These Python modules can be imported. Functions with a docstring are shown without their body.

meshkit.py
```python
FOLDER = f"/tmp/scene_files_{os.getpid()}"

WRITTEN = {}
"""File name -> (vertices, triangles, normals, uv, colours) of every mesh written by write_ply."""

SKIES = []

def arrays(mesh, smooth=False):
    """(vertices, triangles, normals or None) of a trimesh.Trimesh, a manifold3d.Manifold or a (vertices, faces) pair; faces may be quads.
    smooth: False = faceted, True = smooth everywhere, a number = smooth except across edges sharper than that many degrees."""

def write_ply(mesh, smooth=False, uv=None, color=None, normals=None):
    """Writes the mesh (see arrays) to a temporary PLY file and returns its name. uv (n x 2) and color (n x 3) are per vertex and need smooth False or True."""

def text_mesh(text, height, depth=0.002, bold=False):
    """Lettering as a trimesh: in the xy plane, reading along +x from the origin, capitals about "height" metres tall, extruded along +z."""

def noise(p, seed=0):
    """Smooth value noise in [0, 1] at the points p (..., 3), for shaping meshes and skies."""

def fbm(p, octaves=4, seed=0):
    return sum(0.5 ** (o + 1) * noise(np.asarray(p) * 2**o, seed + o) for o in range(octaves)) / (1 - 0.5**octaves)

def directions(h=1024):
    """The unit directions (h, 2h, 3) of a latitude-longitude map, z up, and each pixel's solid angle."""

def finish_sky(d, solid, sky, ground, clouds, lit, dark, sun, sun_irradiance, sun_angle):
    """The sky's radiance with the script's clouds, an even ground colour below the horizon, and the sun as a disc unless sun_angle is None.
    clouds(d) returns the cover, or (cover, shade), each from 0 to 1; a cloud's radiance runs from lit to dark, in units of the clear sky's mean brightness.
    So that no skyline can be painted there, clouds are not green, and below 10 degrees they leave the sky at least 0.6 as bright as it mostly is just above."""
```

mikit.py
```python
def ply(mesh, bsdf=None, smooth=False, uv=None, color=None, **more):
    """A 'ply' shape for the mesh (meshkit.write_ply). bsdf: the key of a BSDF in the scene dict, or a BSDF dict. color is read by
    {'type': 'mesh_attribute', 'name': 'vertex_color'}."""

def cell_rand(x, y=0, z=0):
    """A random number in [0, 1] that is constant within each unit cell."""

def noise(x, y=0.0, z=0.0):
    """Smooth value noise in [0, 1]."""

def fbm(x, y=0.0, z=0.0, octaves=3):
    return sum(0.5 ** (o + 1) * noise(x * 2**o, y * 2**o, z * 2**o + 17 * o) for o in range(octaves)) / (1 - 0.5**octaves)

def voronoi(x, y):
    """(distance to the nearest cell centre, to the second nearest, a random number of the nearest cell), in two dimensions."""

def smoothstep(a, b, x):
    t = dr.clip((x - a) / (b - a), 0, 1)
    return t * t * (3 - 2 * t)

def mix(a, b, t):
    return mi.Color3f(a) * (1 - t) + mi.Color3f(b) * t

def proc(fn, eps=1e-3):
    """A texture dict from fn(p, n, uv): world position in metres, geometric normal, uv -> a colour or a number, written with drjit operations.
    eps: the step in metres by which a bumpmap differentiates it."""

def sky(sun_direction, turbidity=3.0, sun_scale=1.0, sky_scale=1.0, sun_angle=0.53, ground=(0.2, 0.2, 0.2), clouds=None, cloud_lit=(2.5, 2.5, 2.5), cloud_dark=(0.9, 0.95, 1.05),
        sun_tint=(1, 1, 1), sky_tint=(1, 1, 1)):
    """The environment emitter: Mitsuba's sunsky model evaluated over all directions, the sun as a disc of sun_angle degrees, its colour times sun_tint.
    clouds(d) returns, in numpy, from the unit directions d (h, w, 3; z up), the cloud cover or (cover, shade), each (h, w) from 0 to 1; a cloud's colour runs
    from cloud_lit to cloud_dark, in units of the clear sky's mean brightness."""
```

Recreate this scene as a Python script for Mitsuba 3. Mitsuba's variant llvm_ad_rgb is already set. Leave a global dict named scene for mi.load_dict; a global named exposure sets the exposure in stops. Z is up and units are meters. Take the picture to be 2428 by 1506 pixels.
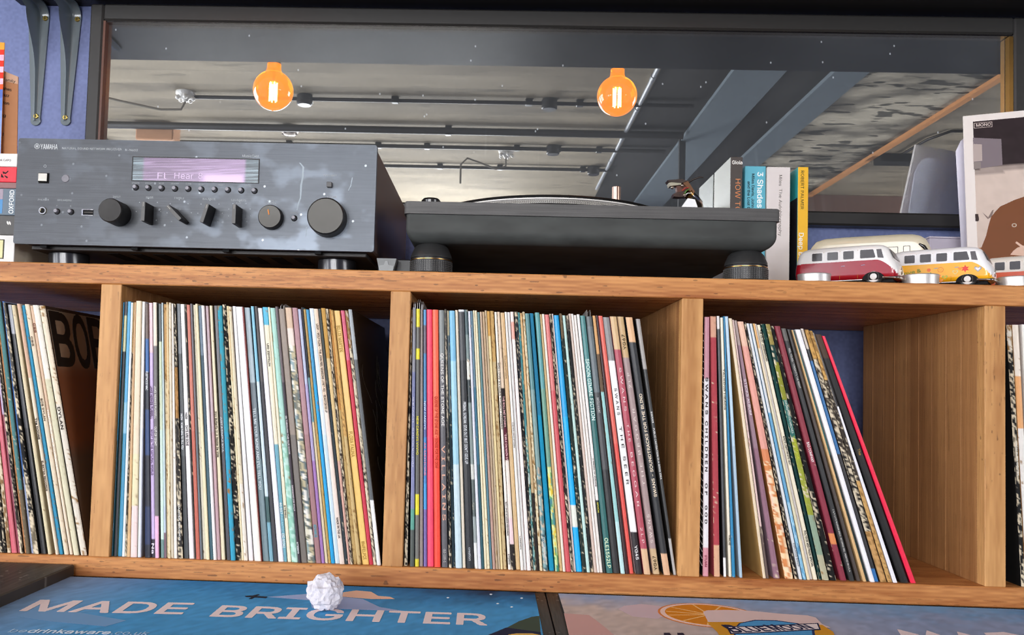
import sys, math, random
import numpy as np, trimesh, mitsuba as mi, drjit as dr, mikit, meshkit
from shapely.geometry import Polygon, Point, box as sbox
from shapely import affinity
from mikit import noise, fbm, smoothstep, mix, cell_rand
T = mi.ScalarTransform4f
scene, labels = {'type': 'scene'}, {}

# ------------------------------------------------------------------ camera, light, exposure
CZ = 1.25                                   # height of the camera above the floor
YAW, PITCH, ROLL, CD, FOC, PX, PY = -0.028264, 0.04639, 0.027664, 1.029292, 2000.0, 1117.634, 831.67
cy_, sy_, cp_, sp_, cr_, sr_ = math.cos(YAW), math.sin(YAW), math.cos(PITCH), math.sin(PITCH), math.cos(ROLL), math.sin(ROLL)
FWD = np.array([sy_ * cp_, cy_ * cp_, sp_])
_r = np.array([cy_, -sy_, 0.0]); _u = np.cross(_r, FWD)
RIGHT, UP = cr_ * _r + sr_ * _u, -sr_ * _r + cr_ * _u
ROT, CAM = np.array([RIGHT, UP, FWD]), np.array([0, -CD, CZ])
scene['camera'] = {'type': 'perspective', 'fov': math.degrees(2 * math.atan(1214 / FOC)), 'fov_axis': 'x', 'near_clip': 0.02, 'far_clip': 60.0,
                   'principal_point_offset_x': (1214 - PX) / 2428, 'principal_point_offset_y': (753 - PY) / 1506,
                   'to_world': T().look_at(origin=CAM.tolist(), target=(CAM + FWD).tolist(), up=UP.tolist())}
exposure = -0.1
WINDOW_RADIANCE = [20.5, 20.5, 21.0]
SIDE_FILL_RADIANCE = [9.0, 9.2, 9.8]  # glow of the windows added in the left wall
RIGHT_RADIANCE = [10.0, 10.0, 10.4]

def ray(x, y): return ROT.T @ np.array([(x - PX) / FOC, -(y - PY) / FOC, 1.0])
def at(x, y, Y):
    d = ray(x, y); return CAM + d * (Y - CAM[1]) / d[1]
def atz(x, y, Z):
    d = ray(x, y); return CAM + d * (Z - CAM[2]) / d[2]
def Xat(px, Y, Z):
    """x of the point with this y and z that the camera sees in image column px"""
    k = (px - PX) / FOC
    a, b = RIGHT - k * FWD, np.array([0, Y, Z]) - CAM
    return -(a[1] * b[1] + a[2] * b[2]) / a[0]
DM = 0.428                                   # plane of the mirror glass
def mir(x, y, h):
    """the room point at height h above the camera that the mirror shows at this pixel"""
    d = ray(x, y); P = CAM + d * (DM - CAM[1]) / d[1]; d = d * [1, -1, 1]
    return P + d * (CZ + h - P[2]) / d[2]

ZT, ZU, ZF, ZB = CZ + .1438, CZ + .1187, CZ - .2167, CZ - .2416   # top board, its underside, floor of the bays, counter top
YW, HC = 0.44, 1.5                            # back wall, ceiling above the camera
YFAR, XL, XR = -5.0, -3.05, 4.6

# ------------------------------------------------------------------ helpers
def lin(h):
    if isinstance(h, str):
        c = np.array([int(h[i:i + 2], 16) for i in (0, 2, 4)]) / 255.0
        return np.where(c <= 0.04045, c / 12.92, ((c + 0.055) / 1.055) ** 2.4) * 0.9
    return np.asarray(h, float)
_bs = {}
def bsdf(name, d):
    scene[name] = d; return name
VC = {'type': 'mesh_attribute', 'name': 'vertex_color'}
bsdf('m_matte', {'type': 'twosided', 'b': {'type': 'principled', 'base_color': VC, 'roughness': 0.75, 'specular': 0.25}})
bsdf('m_satin', {'type': 'twosided', 'b': {'type': 'principled', 'base_color': VC, 'roughness': 0.42, 'specular': 0.45}})
bsdf('m_gloss', {'type': 'twosided', 'b': {'type': 'principled', 'base_color': VC, 'roughness': 0.22, 'specular': 0.5, 'clearcoat': 0.8, 'clearcoat_gloss': 0.95}})
bsdf('m_metal', {'type': 'twosided', 'b': {'type': 'principled', 'base_color': VC, 'roughness': 0.28, 'metallic': 1.0}})
bsdf('m_knob', {'type': 'twosided', 'b': {'type': 'principled', 'base_color': VC, 'roughness': 0.45, 'metallic': 0.8}})
bsdf('m_chrome', {'type': 'twosided', 'b': {'type': 'principled', 'base_color': VC, 'roughness': 0.1, 'metallic': 1.0}})

def kind(k, v='structure', label=None):
    labels[k] = {'kind': v, **({'label': label} if label else {})}
def tag(k, label, cat, group=None):
    labels[k] = {'label': label, 'category': cat, **({'group': group} if group else {})}
_count = {}
def uniq(k):
    n = _count.get(k, 0); _count[k] = n + 1
    return k if n == 0 else f'{k}_{n:03d}'

def shade(mesh, angle):
    return trimesh.graph.smooth_shade(mesh, angle=math.radians(angle), facet_minarea=None)
def add(key, mesh, color='808080', mat='m_matte', smooth=30, vc=None, **more):
    """one entry of the scene; smooth: False or an angle; color: one colour, or vc = vertex colours"""
    key = uniq(key)
    if hasattr(mesh, 'to_mesh'):
        mm = mesh.to_mesh(); mesh = trimesh.Trimesh(mm.vert_properties[:, :3], mm.tri_verts, process=False)
    if isinstance(mesh, tuple): mesh = trimesh.Trimesh(mesh[0], mesh[1], process=False)
    if vc is None:
        if smooth: mesh = shade(mesh, smooth)
        if mat in ('m_matte', 'm_satin', 'm_gloss', 'm_metal', 'm_chrome', 'm_fabric', 'm_knob'):
            col = np.tile(lin(color), (len(mesh.vertices), 1))
            scene[key] = mikit.ply(mesh, mat, smooth=True if smooth else False, color=col, **more)
        else:
            scene[key] = mikit.ply(mesh, mat, smooth=True if smooth else False, **more)
    else:
        scene[key] = mikit.ply(mesh, mat, smooth=bool(smooth), color=vc, **more)
    return key
def cat(*ms): return trimesh.util.concatenate([m for m in ms if m is not None])
def bx(x0, x1, y0, y1, z0, z1, bev=0.0):
    m = trimesh.creation.box(extents=[x1 - x0, y1 - y0, z1 - z0])
    if bev > 0:
        e = np.array([x1 - x0, y1 - y0, z1 - z0]) / 2; b = min(bev, e.min() * .49); pts = []
        for s in np.ndindex(2, 2, 2):
            q = (np.array(s) * 2 - 1)
            for k in range(3):
                v = q * (e - b); v[k] = q[k] * e[k]; pts.append(v)
        m = trimesh.convex.convex_hull(np.array(pts))
    m.apply_translation([(x0 + x1) / 2, (y0 + y1) / 2, (z0 + z1) / 2]); return m
def lathe(profile, n=32):
    """profile of (radius, height); turned about z"""
    return trimesh.creation.revolve(np.array(profile, float), sections=n)
def orient(m, d, p):
    """turn a mesh built along +z so that its axis points along d, and move it to p"""
    m = m.copy(); d = np.asarray(d, float) / np.linalg.norm(d)
    m.apply_transform(trimesh.geometry.align_vectors([0, 0, 1], d)); m.apply_translation(p); return m
def cyl(p, d, r, h, n=24, bev=0.0):
    b = min(bev, r * .5, h * .4)
    pr = [(0, 0), (r - b, 0), (r, b), (r, h - b), (r - b, h), (0, h)] if b > 0 else [(0, 0), (r, 0), (r, h), (0, h)]
    return orient(lathe(pr, n), d, p)
def tube(pts, r, sides=10):
    p = np.asarray(pts, float); t = np.gradient(p, axis=0); t /= np.linalg.norm(t, axis=1, keepdims=True)
    ref = np.array([0, 0, 1.0]) if abs(t[:, 2]).max() < .95 else np.array([1.0, .2, 0])
    a = np.cross(t, ref); a /= np.linalg.norm(a, axis=1, keepdims=True); b = np.cross(t, a)
    rr = np.broadcast_to(r, (len(p),)); an = np.arange(sides) * 2 * np.pi / sides
    v = (p[:, None] + rr[:, None, None] * (np.cos(an)[None, :, None] * a[:, None] + np.sin(an)[None, :, None] * b[:, None])).reshape(-1, 3)
    f = []
    for i in range(len(p) - 1):
        for j in range(sides):
            q = [i * sides + j, i * sides + (j + 1) % sides, (i + 1) * sides + (j + 1) % sides, (i + 1) * sides + j]
            f += [[q[0], q[1], q[2]], [q[0], q[2], q[3]]]
    for e, o in ((0, 1), (len(p) - 1, -1)):
        c = len(v); v = np.vstack([v, p[e]])
        for j in range(sides):
            s = [c, e * sides + (j + 1) % sides, e * sides + j]; f.append(s if o == 1 else s[::-1])
    return trimesh.Trimesh(v, np.array(f), process=False)
def prism(poly, depth):
    if isinstance(poly, (list, tuple, np.ndarray)): poly = Polygon(poly)
    if not poly.is_valid: poly = poly.buffer(0)
    return cat(*[trimesh.creation.extrude_polygon(g, depth, engine='earcut') for g in getattr(poly, 'geoms', [poly])])
def frame(m, o, ex, ey, en):
    """put a mesh of the xy plane (z = depth) at o with axes ex, ey and outward normal en"""
    m = m.copy(); v = m.vertices
    m.vertices = np.asarray(o) + v[:, :1] * np.asarray(ex) + v[:, 1:2] * np.asarray(ey) + v[:, 2:3] * np.asarray(en)
    if np.dot(np.cross(ex, ey), en) < 0: m.invert()
    return m
_tx = {}
def text(s, length=None, height=1.0, depth=.0003, bold=False, center=False):
    """lettering in the xy plane, starting at x = 0, squeezed to this length"""
    key = (s, bold)
    if key not in _tx: _tx[key] = meshkit.text_mesh(s, 1.0, 1.0, bold)
    m = _tx[key].copy(); w = m.bounds[1][0] - m.bounds[0][0]; m.vertices[:, 0] -= m.bounds[0][0]
    sx = length / w if length else height
    m.vertices = m.vertices * [sx, height, depth]
    if center: m.vertices[:, 0] -= (length or w * height) / 2
    return m
EX, EY, EZ = np.eye(3)

# ------------------------------------------------------------------ procedural materials
def srgb(h): return mi.Color3f(*[float(v) for v in lin(h)])
def wood(a, s1, s2, lo='9a5728', hi='d8985a', dark='5f3315', seed=0.0):
    """grain along axis a (0 = x, 2 = z): broad figure, fine pores, scuffs"""
    def fn(p, n, uv):
        q = [p.x, p.y, p.z]; along = q[a]; c = [q[k] for k in range(3) if k != a]
        w = fbm(along * 1.6 + seed, c[0] * 14, c[1] * 14, octaves=2)
        ring = fbm(along * 3.0 + seed, c[0] * s1 + w * 3.0, c[1] * s1 + w * 3.0, octaves=3)
        fine = noise(along * 55, c[0] * s2, c[1] * s2)
        pore = smoothstep(0.72, 0.86, noise(along * 90 + 7, c[0] * 1100, c[1] * 1100))
        t = dr.clip(0.15 + 0.7 * ring + 0.25 * (fine - 0.5), 0, 1)
        col = mix(srgb(lo), srgb(hi), smoothstep(0.15, 0.85, t))
        col = mix(col, srgb(dark), 0.45 * pore * smoothstep(0.35, 0.6, fbm(along * 6, c[0] * 40, c[1] * 40)))
        blot = smoothstep(0.62, 0.8, fbm(along * 7 + 31, c[0] * 12, c[1] * 12, octaves=3))
        col = mix(col, srgb('8f5526'), 0.45 * blot)
        pit = smoothstep(0.84, 0.92, noise(along * 120 + 3, c[0] * 320, c[1] * 320)) * smoothstep(.5, .7, noise(along * 4 + 9, c[0] * 5, c[1] * 5))
        return mix(col, srgb('4a2a14'), 0.6 * pit)
    return fn
def wood_bsdf(name, fn, rough=0.5):
    bsdf(name, {'type': 'twosided', 'b': {'type': 'principled', 'base_color': mikit.proc(fn), 'roughness': rough, 'specular': 0.35}})
wood_bsdf('m_wood_x', wood(0, 60, 420))
wood_bsdf('m_wood_z', wood(2, 55, 420, lo='a8703c', hi='d9a468', seed=11.0))
def stave(p, n, uv):
    k = dr.floor((p.y + 10) / 0.0373) + 37 * dr.floor((p.x + 10) / 0.18)
    tone = cell_rand(k, 3.0)
    w = fbm(p.z * 2.5 + tone * 50, p.y * 90, p.x * 3, octaves=3)
    fine = noise(p.z * 18 + tone * 9, p.y * 900)
    col = mix(srgb('8f5c34'), srgb('cf9860'), dr.clip(.2 + .55 * tone + .5 * (w - .5) + .2 * (fine - .5), 0, 1))
    return mix(col, srgb('6a4220'), 0.3 * smoothstep(.7, .85, noise(p.z * 30, p.y * 1500)))
wood_bsdf('m_stave', stave, 0.55)
def table(p, n, uv):
    g = noise(p.y * 9 + 3, p.x * 260, 0) * .6 + noise(p.y * 40, p.x * 700, 2) * .4
    col = mix(srgb('1f1c1a'), srgb('453f39'), g)
    return mix(col, srgb('8a857c'), .5 * smoothstep(.83, .9, noise(p.x * 210, p.y * 210)) * smoothstep(.5, .7, noise(p.x * 12, p.y * 30)))
wood_bsdf('m_table', table, 0.5)
def blue_paint(p, n, uv):
    t = fbm(p.x * 5, p.y * 5, p.z * 5, octaves=3) + .5 * (noise(p.x * 260, p.z * 260, p.y * 100) - .5)
    return mix(srgb('5b6690'), srgb('727da8'), dr.clip(t, 0, 1))
bsdf('m_wall', {'type': 'twosided', 'b': {'type': 'principled', 'base_color': mikit.proc(blue_paint), 'roughness': .55, 'specular': .35}})
def concrete(p, n, uv):
    board = cell_rand(dr.floor((p.y + 30) / 0.19), 5.0)
    t = .35 + .5 * (fbm(p.x * 2.2, p.y * 9, octaves=4) - .5) * 1.6 + .22 * (board - .5)
    col = mix(srgb('5a5247'), srgb('aa9d86'), dr.clip(t + .2, 0, 1))
    vein = smoothstep(.7, .78, fbm(p.x * 5 + 9, p.y * 22, octaves=3))
    col = mix(col, srgb('5a5348'), .45 * vein)
    seam = smoothstep(.93, .98, dr.abs((p.y + 30) / 0.19 - dr.floor((p.y + 30) / 0.19) - .5) * 2)
    return mix(col, srgb('5b554b'), .35 * seam)
bsdf('m_concrete', {'type': 'twosided', 'b': {'type': 'principled', 'base_color': mikit.proc(concrete), 'roughness': .8, 'specular': .2}})
def rough_concrete(p, n, uv):
    t = fbm(p.x * 3, p.y * 5, octaves=4)
    col = mix(srgb('625b50'), srgb('cabfa8'), smoothstep(.3, .7, t))
    return mix(col, srgb('26231f'), .85 * smoothstep(.6, .68, fbm(p.x * 9 + 4, p.y * 26, octaves=3)))
bsdf('m_rough_concrete', {'type': 'twosided', 'b': {'type': 'bumpmap', 'arbitrary': mikit.proc(lambda p, n, uv: fbm(p.x * 18, p.y * 30, octaves=3), eps=.01), 'scale': .006,
      'b': {'type': 'principled', 'base_color': mikit.proc(rough_concrete), 'roughness': .85, 'specular': .2}}})
# the mirror: silvered glass, clouded by wiped-on streaks, dirt specks and a painted-in low glare
def grime_and_glare(p, n, uv):
    low = smoothstep(1.72, 1.46, p.z)
    st = smoothstep(.5, .95, noise(p.x * 160 + p.z * 18, p.z * 3.5)) * smoothstep(.42, .75, fbm(p.x * 4 + 2, p.z * 3, octaves=3))
    run = smoothstep(.93, .98, noise(p.x * 75, 4.0)) * smoothstep(.45, .6, noise(p.x * 9, p.z * 4))
    d1, d2, w_ = mikit.voronoi(p.x * 42 + p.z * 9, p.z * 30 - p.x * 12)
    speck = smoothstep(.075, .04, d1) * smoothstep(.93, .94, w_)
    mid = smoothstep(.75, .2, dr.abs(p.x + .05))
    return dr.clip(.03 + .26 * st * low * mid + .22 * run * low + .4 * speck + .10 * fbm(p.x * 7, p.z * 6, octaves=3) * low * mid + .04 * fbm(p.x * 5, p.z * 9, octaves=3), 0, .8)
bsdf('m_mirror', {'type': 'blendbsdf', 'weight': mikit.proc(grime_and_glare),
     'a': {'type': 'conductor', 'material': 'none', 'specular_reflectance': {'type': 'rgb', 'value': [.80, .83, .84]}},
     'b': {'type': 'diffuse', 'reflectance': {'type': 'rgb', 'value': [.62, .68, .72]}}})
def black_paint(p, n, uv):
    return mix(srgb('0d0c0b'), srgb('1f1c1a'), fbm(p.x * 3, p.y * 40, p.z * 40, octaves=3))
bsdf('m_black', {'type': 'twosided', 'b': {'type': 'principled', 'base_color': mikit.proc(black_paint), 'roughness': .45, 'specular': .4}})

# ------------------------------------------------------------------ the room
def struct(k, mesh, mat, label=None, **kw):
    k = add(k, mesh, mat=mat, smooth=False, **kw); kind(k, 'structure', label); return k
struct('wall_back', bx(XL, XR, YW, YW + .1, 0, CZ + HC), 'm_wall', 'blue painted wall behind the shelf and the mirror')
struct('floor', bx(XL, XR, YFAR, YW, -.1, 0), 'm_table')
struct('ceiling', bx(XL, .73, YFAR, YW, CZ + HC, CZ + HC + .15), 'm_concrete', 'pale board-marked concrete ceiling')
struct('ceiling__dark_panel', bx(.73, 1.66, YFAR, YW, CZ + HC, CZ + HC + .15), 'm_matte', color='292624')  # dimmer stretch of ceiling; its shade is put into the dark colour
struct('ceiling__rough_panel', bx(1.66, 2.27, YFAR, YW, CZ + HC, CZ + HC + .15), 'm_rough_concrete')
struct('ceiling__plain_panel', bx(2.27, XR, YFAR, YW, CZ + HC, CZ + HC + .15), 'm_concrete')
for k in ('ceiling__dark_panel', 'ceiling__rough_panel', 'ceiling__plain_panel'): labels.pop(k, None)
labels['ceiling__dark_panel'] = {'label': 'ceiling strip around the beams with its shade put into the dark colour'}
labels['ceiling__rough_panel'] = {'label': 'rough grey-brown concrete'}
# far wall with the daylit windows
WZ0, WZ1 = .85, CZ + 1.40
WX = [(-2.9, -2.0), (-1.85, -.95), (-.8, .1)]
walls = [bx(XL, XR, YFAR - .2, YFAR, 0, WZ0), bx(XL, XR, YFAR - .2, YFAR, WZ1, CZ + HC)]
e = [XL] + [v for w in WX for v in w] + [XR]
for i in range(0, len(e), 2): walls.append(bx(e[i], e[i + 1], YFAR - .2, YFAR, WZ0, WZ1))
struct('wall_front', cat(*walls), 'm_wall')
def window(i, o, ex, W, H, rad, label):
    """framed window of two panes; o = lower left corner seen from the room, ex along the sill"""
    k = f'window_{i}'; ex = np.array(ex, float); en = np.cross(ex, EZ); put = lambda m: frame(m, o, ex, EZ, en)
    fr = [bx(0, .05, 0, H, -.06, .02), bx(W - .05, W, 0, H, -.06, .02), bx(.05, W - .05, 0, .05, -.06, .02), bx(.05, W - .05, H - .05, H, -.06, .02), bx(W / 2 - .02, W / 2 + .02, .05, H - .05, -.05, .01)]
    struct(k, put(cat(*fr)), 'm_matte', label, color='202226')
    for x0, x1 in ((.05, W / 2 - .02), (W / 2 + .02, W - .05)):
        p = trimesh.Trimesh([[x0, .05, -.03], [x1, .05, -.03], [x1, H - .05, -.03], [x0, H - .05, -.03]], [[0, 1, 2], [0, 2, 3]], process=False)
        scene[uniq(f'{k}__pane')] = mikit.ply(put(p), {'type': 'diffuse', 'reflectance': {'type': 'rgb', 'value': [.1, .1, .1]}}, emitter={'type': 'area', 'radiance': {'type': 'rgb', 'value': rad}})
for i, (a, b) in enumerate(WX): window(i + 1, np.array([b, YFAR - .05, WZ0]), [-1, 0, 0], b - a, WZ1 - WZ0, WINDOW_RADIANCE, 'daylit window in the far wall')
WY = [(-3.1, -1.85), (-1.65, -.4)]
e = [YFAR] + [v for w in WY for v in w] + [YW]
wl = [bx(XL - .2, XL, YFAR, YW, 0, .95), bx(XL - .2, XL, YFAR, YW, CZ + 1.42, CZ + HC)] + [bx(XL - .2, XL, e[i], e[i + 1], .95, CZ + 1.42) for i in range(0, len(e), 2)]
struct('wall_left', cat(*wl), 'm_wall')
struct('wall_right', cat(bx(XR, XR + .2, YFAR, YW, 0, .95), bx(XR, XR + .2, YFAR, YW, CZ + 1.42, CZ + HC), bx(XR, XR + .2, YFAR, -4.3, .95, CZ + 1.42), bx(XR, XR + .2, -2.0, YW, .95, CZ + 1.42)), 'm_wall')
window(6, np.array([XR + .05, -2.0, .95]), [0, -1, 0], 2.3, CZ + 1.42 - .95, RIGHT_RADIANCE, 'daylit window in the right wall')
for i, (a, b) in enumerate(WY): window(i + 4, np.array([XL - .05, a, .95]), [0, 1, 0], b - a, CZ + 1.42 - .95, SIDE_FILL_RADIANCE, 'added unseen window in the left wall that brightens the counter')  # added out of view to throw more light on the counter

# what the mirror shows of the ceiling
def beam(name, x0, x1, drop, label):
    m = cat(bx(x0, x1, YFAR + .002, YW - .002, CZ + HC - .02, CZ + HC + .01), bx((x0 + x1) / 2 - .012, (x0 + x1) / 2 + .012, YFAR + .002, YW - .002, CZ + HC - drop, CZ + HC), bx(x0, x1, YFAR + .002, YW - .002, CZ + HC - drop - .018, CZ + HC - drop))
    k = add(name, m, '667076', 'm_matte', False); tag(k, label, 'beam'); return k
beam('ceiling_beam', 1.048, 1.285, .002, 'wide grey-blue steel beam along the ceiling, nearer the amber bulbs in the mirror')
beam('ceiling_beam', 1.50, 1.655, .002, 'narrower grey-blue steel beam beside the rough concrete in the mirror')
def conduit(y, x0, x1, r, clips, label, boxes=(), drop=.02, name='conduit_pipe', color='3a3632'):
    z = CZ + HC - drop
    k = add(name, cyl([x0, y, z], EX, r, x1 - x0, 12), color, 'm_satin', 40); tag(k, label, 'pipe')
    for x in clips: add(f'{k}__clip', bx(x - .018, x + .018, y - .016, y + .016, z - r - .003, CZ + HC, .003), '2c2926', 'm_satin', 30)
    for x in boxes: add(f'{k}__junction_box', cat(cyl([x, y, CZ + HC - .05], EZ, .04, .05, 24, .004), cyl([x, y, CZ + HC - .053], EZ, .034, .004, 24)), '2f2b29', 'm_satin', 40)
conduit(mir(1000, 240, HC - .02)[1], -1.62, .98, .010, (-.55, .14, .40), 'dark metal conduit across the ceiling behind the two bulbs', (-1.02, .245))
TRY = mir(740, 305, HC - .03)[1]
conduit(TRY, -3.0, 1.03, .021, (-.3,), 'thick dark conduit with a pale edge, second from the front in the mirror', drop=.03)
conduit(mir(1000, 348, HC - .02)[1], -2.2, 1.0, .012, (-1.3, -.75, -.45, .1, .35, .6), 'dark ceiling conduit level with the smoke detector', (.32,))
conduit(mir(1100, 397, HC - .02)[1], -1.1, .75, .011, (-.4, .0, .55), 'faint conduit low in the mirror just above the turntable', (.62,))
k = add('conduit_pipe', cyl([.705, -4.2, CZ + HC - .016], EY, .0105, 3.6, 12), '9a9da0', 'm_satin', 40); tag(k, 'pale grey pipe running in depth past the right-hand bulb', 'pipe')
for y in (-2.05, -2.5, -3.0, -3.5): add(k + '__coupling', cyl([.705, y, CZ + HC - .016], EY, .0135, .05, 12), '7d8083', 'm_satin', 40)
k = add('edge_trim', bx(2.252, 2.288, YFAR + .01, YW - .01, CZ + HC - .02, CZ + HC - .001), 'd08f58', 'm_matte', False); tag(k, 'worn orange timber edge on the ceiling at the right of the mirror', 'trim')
k = add('timber_batten', bx(2.3, 3.8, -3.32, -3.22, CZ + HC - .05, CZ + HC - .001), '1d1b19', 'm_matte', False); tag(k, 'dark batten on the ceiling behind the white sleeve reflection', 'batten')
P = mir(2235, 318, HC)
k = add('cable', tube([[P[0] - .05, -3.2, CZ + HC - .012], [P[0] - .05, -2.9, CZ + HC - .012], [P[0], -2.75, CZ + HC - .01], [P[0] + .5, -2.72, CZ + HC - .01]], .008, 8), '35302b', 'm_satin', 60); tag(k, 'thin dark cable looped on the right part of the ceiling', 'cable')
k = add('ceiling_bulkhead', bx(1.9, 3.9, -4.72, -4.3, CZ + 1.02, CZ + HC - .002), '6a5046', 'm_matte', False); tag(k, 'dark brown boxed bulkhead low in the right of the mirror', 'bulkhead')
# smoke detector
P = mir(685, 312, HC - .03); P[1] = TRY - .086
k = add('smoke_detector', orient(lathe([(0, 0), (.054, 0), (.056, .012), (.052, .022), (.046, .03), (.03, .046), (0, .05)], 36), [0, 0, -1], [P[0], P[1], CZ + HC]), 'cfc0b0', 'm_satin', 50); tag(k, 'round white smoke detector on the ceiling seen in the mirror', 'smoke detector')
for a in range(6):
    c, s = math.cos(a * 1.047), math.sin(a * 1.047); add(k + '__vent', bx(P[0] + c * .038 - .006, P[0] + c * .038 + .006, P[1] + s * .038 - .006, P[1] + s * .038 + .006, CZ + HC - .042, CZ + HC - .036), '554a44', 'm_matte', False)
P = mir(375, 322, HC - .06)
k = add('ceiling_box', cat(bx(P[0] - .11, P[0] + .11, P[1] - .06, P[1] + .06, CZ + HC - .10, CZ + HC, .006)), 'b98a68', 'm_matte', 30); tag(k, 'small tan box on the ceiling at the lower left of the mirror', 'box')
def rose(px, py, label, cord):
    P = mir(px, py, HC - .02)
    k = add('ceiling_rose', orient(lathe([(0, 0), (.05, 0), (.05, .012), (.036, .03), (.02, .036), (.012, .05), (0, .05)], 28), [0, 0, -1], [P[0], P[1], CZ + HC]), 'd6d2c8', 'm_gloss', 40)
    tag(k, label, 'ceiling rose')
    add(k + '__cord', tube([[P[0], P[1], CZ + HC - .05]] + [np.array([P[0] + a, P[1] + b, CZ + HC - c]) for a, b, c in cord], .006, 8), '7b7468', 'm_matte', 60)
    for a in range(5): add(k + '__terminal', trimesh.creation.icosphere(2, .012).apply_translation([P[0] + .04 * math.cos(a * 1.25), P[1] + .04 * math.sin(a * 1.25), CZ + HC - .034]), 'e6e2d8', 'm_gloss', 60)
rose(440, 228, 'white ceiling rose with a slack cord left of the left-hand bulb', [(-.02, 0, .09), (-.12, .02, .10), (-.3, .06, .075), (-.5, .1, .04), (-.68, .14, .012)])
rose(1200, 364, 'white ceiling rose above the turntable with a looped cord', [(.0, 0, .10), (-.06, 0, .12), (-.16, .01, .085), (-.24, .02, .06), (-.28, .02, .10), (-.28, .02, .22)])
k = add('cord_hook', tube([[-2.3, -2.15, CZ + HC], [-2.3, -2.15, CZ + HC - .04], [-2.28, -2.15, CZ + HC - .06], [-2.25, -2.15, CZ + HC - .05], [-2.25, -2.15, CZ + HC - .03]], .008, 8), 'c9b9aa', 'm_satin', 60); tag(k, 'pale hook on the ceiling at the left end of the mirror', 'hook')
k = add('steel_post', bx(1.04, 1.075, -3.02, -2.99, CZ + .2, CZ + HC - .002), '2b2a2a', 'm_matte', False); tag(k, 'thin dark post under the wide beam in the mirror', 'post')
k = add('duct_run', bx(-2.55, -2.45, -4.0, -3.2, CZ + HC - .05, CZ + HC - .001), '1f2428', 'm_matte', False); tag(k, 'short dark duct at the lower left of the mirror', 'duct')

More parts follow.
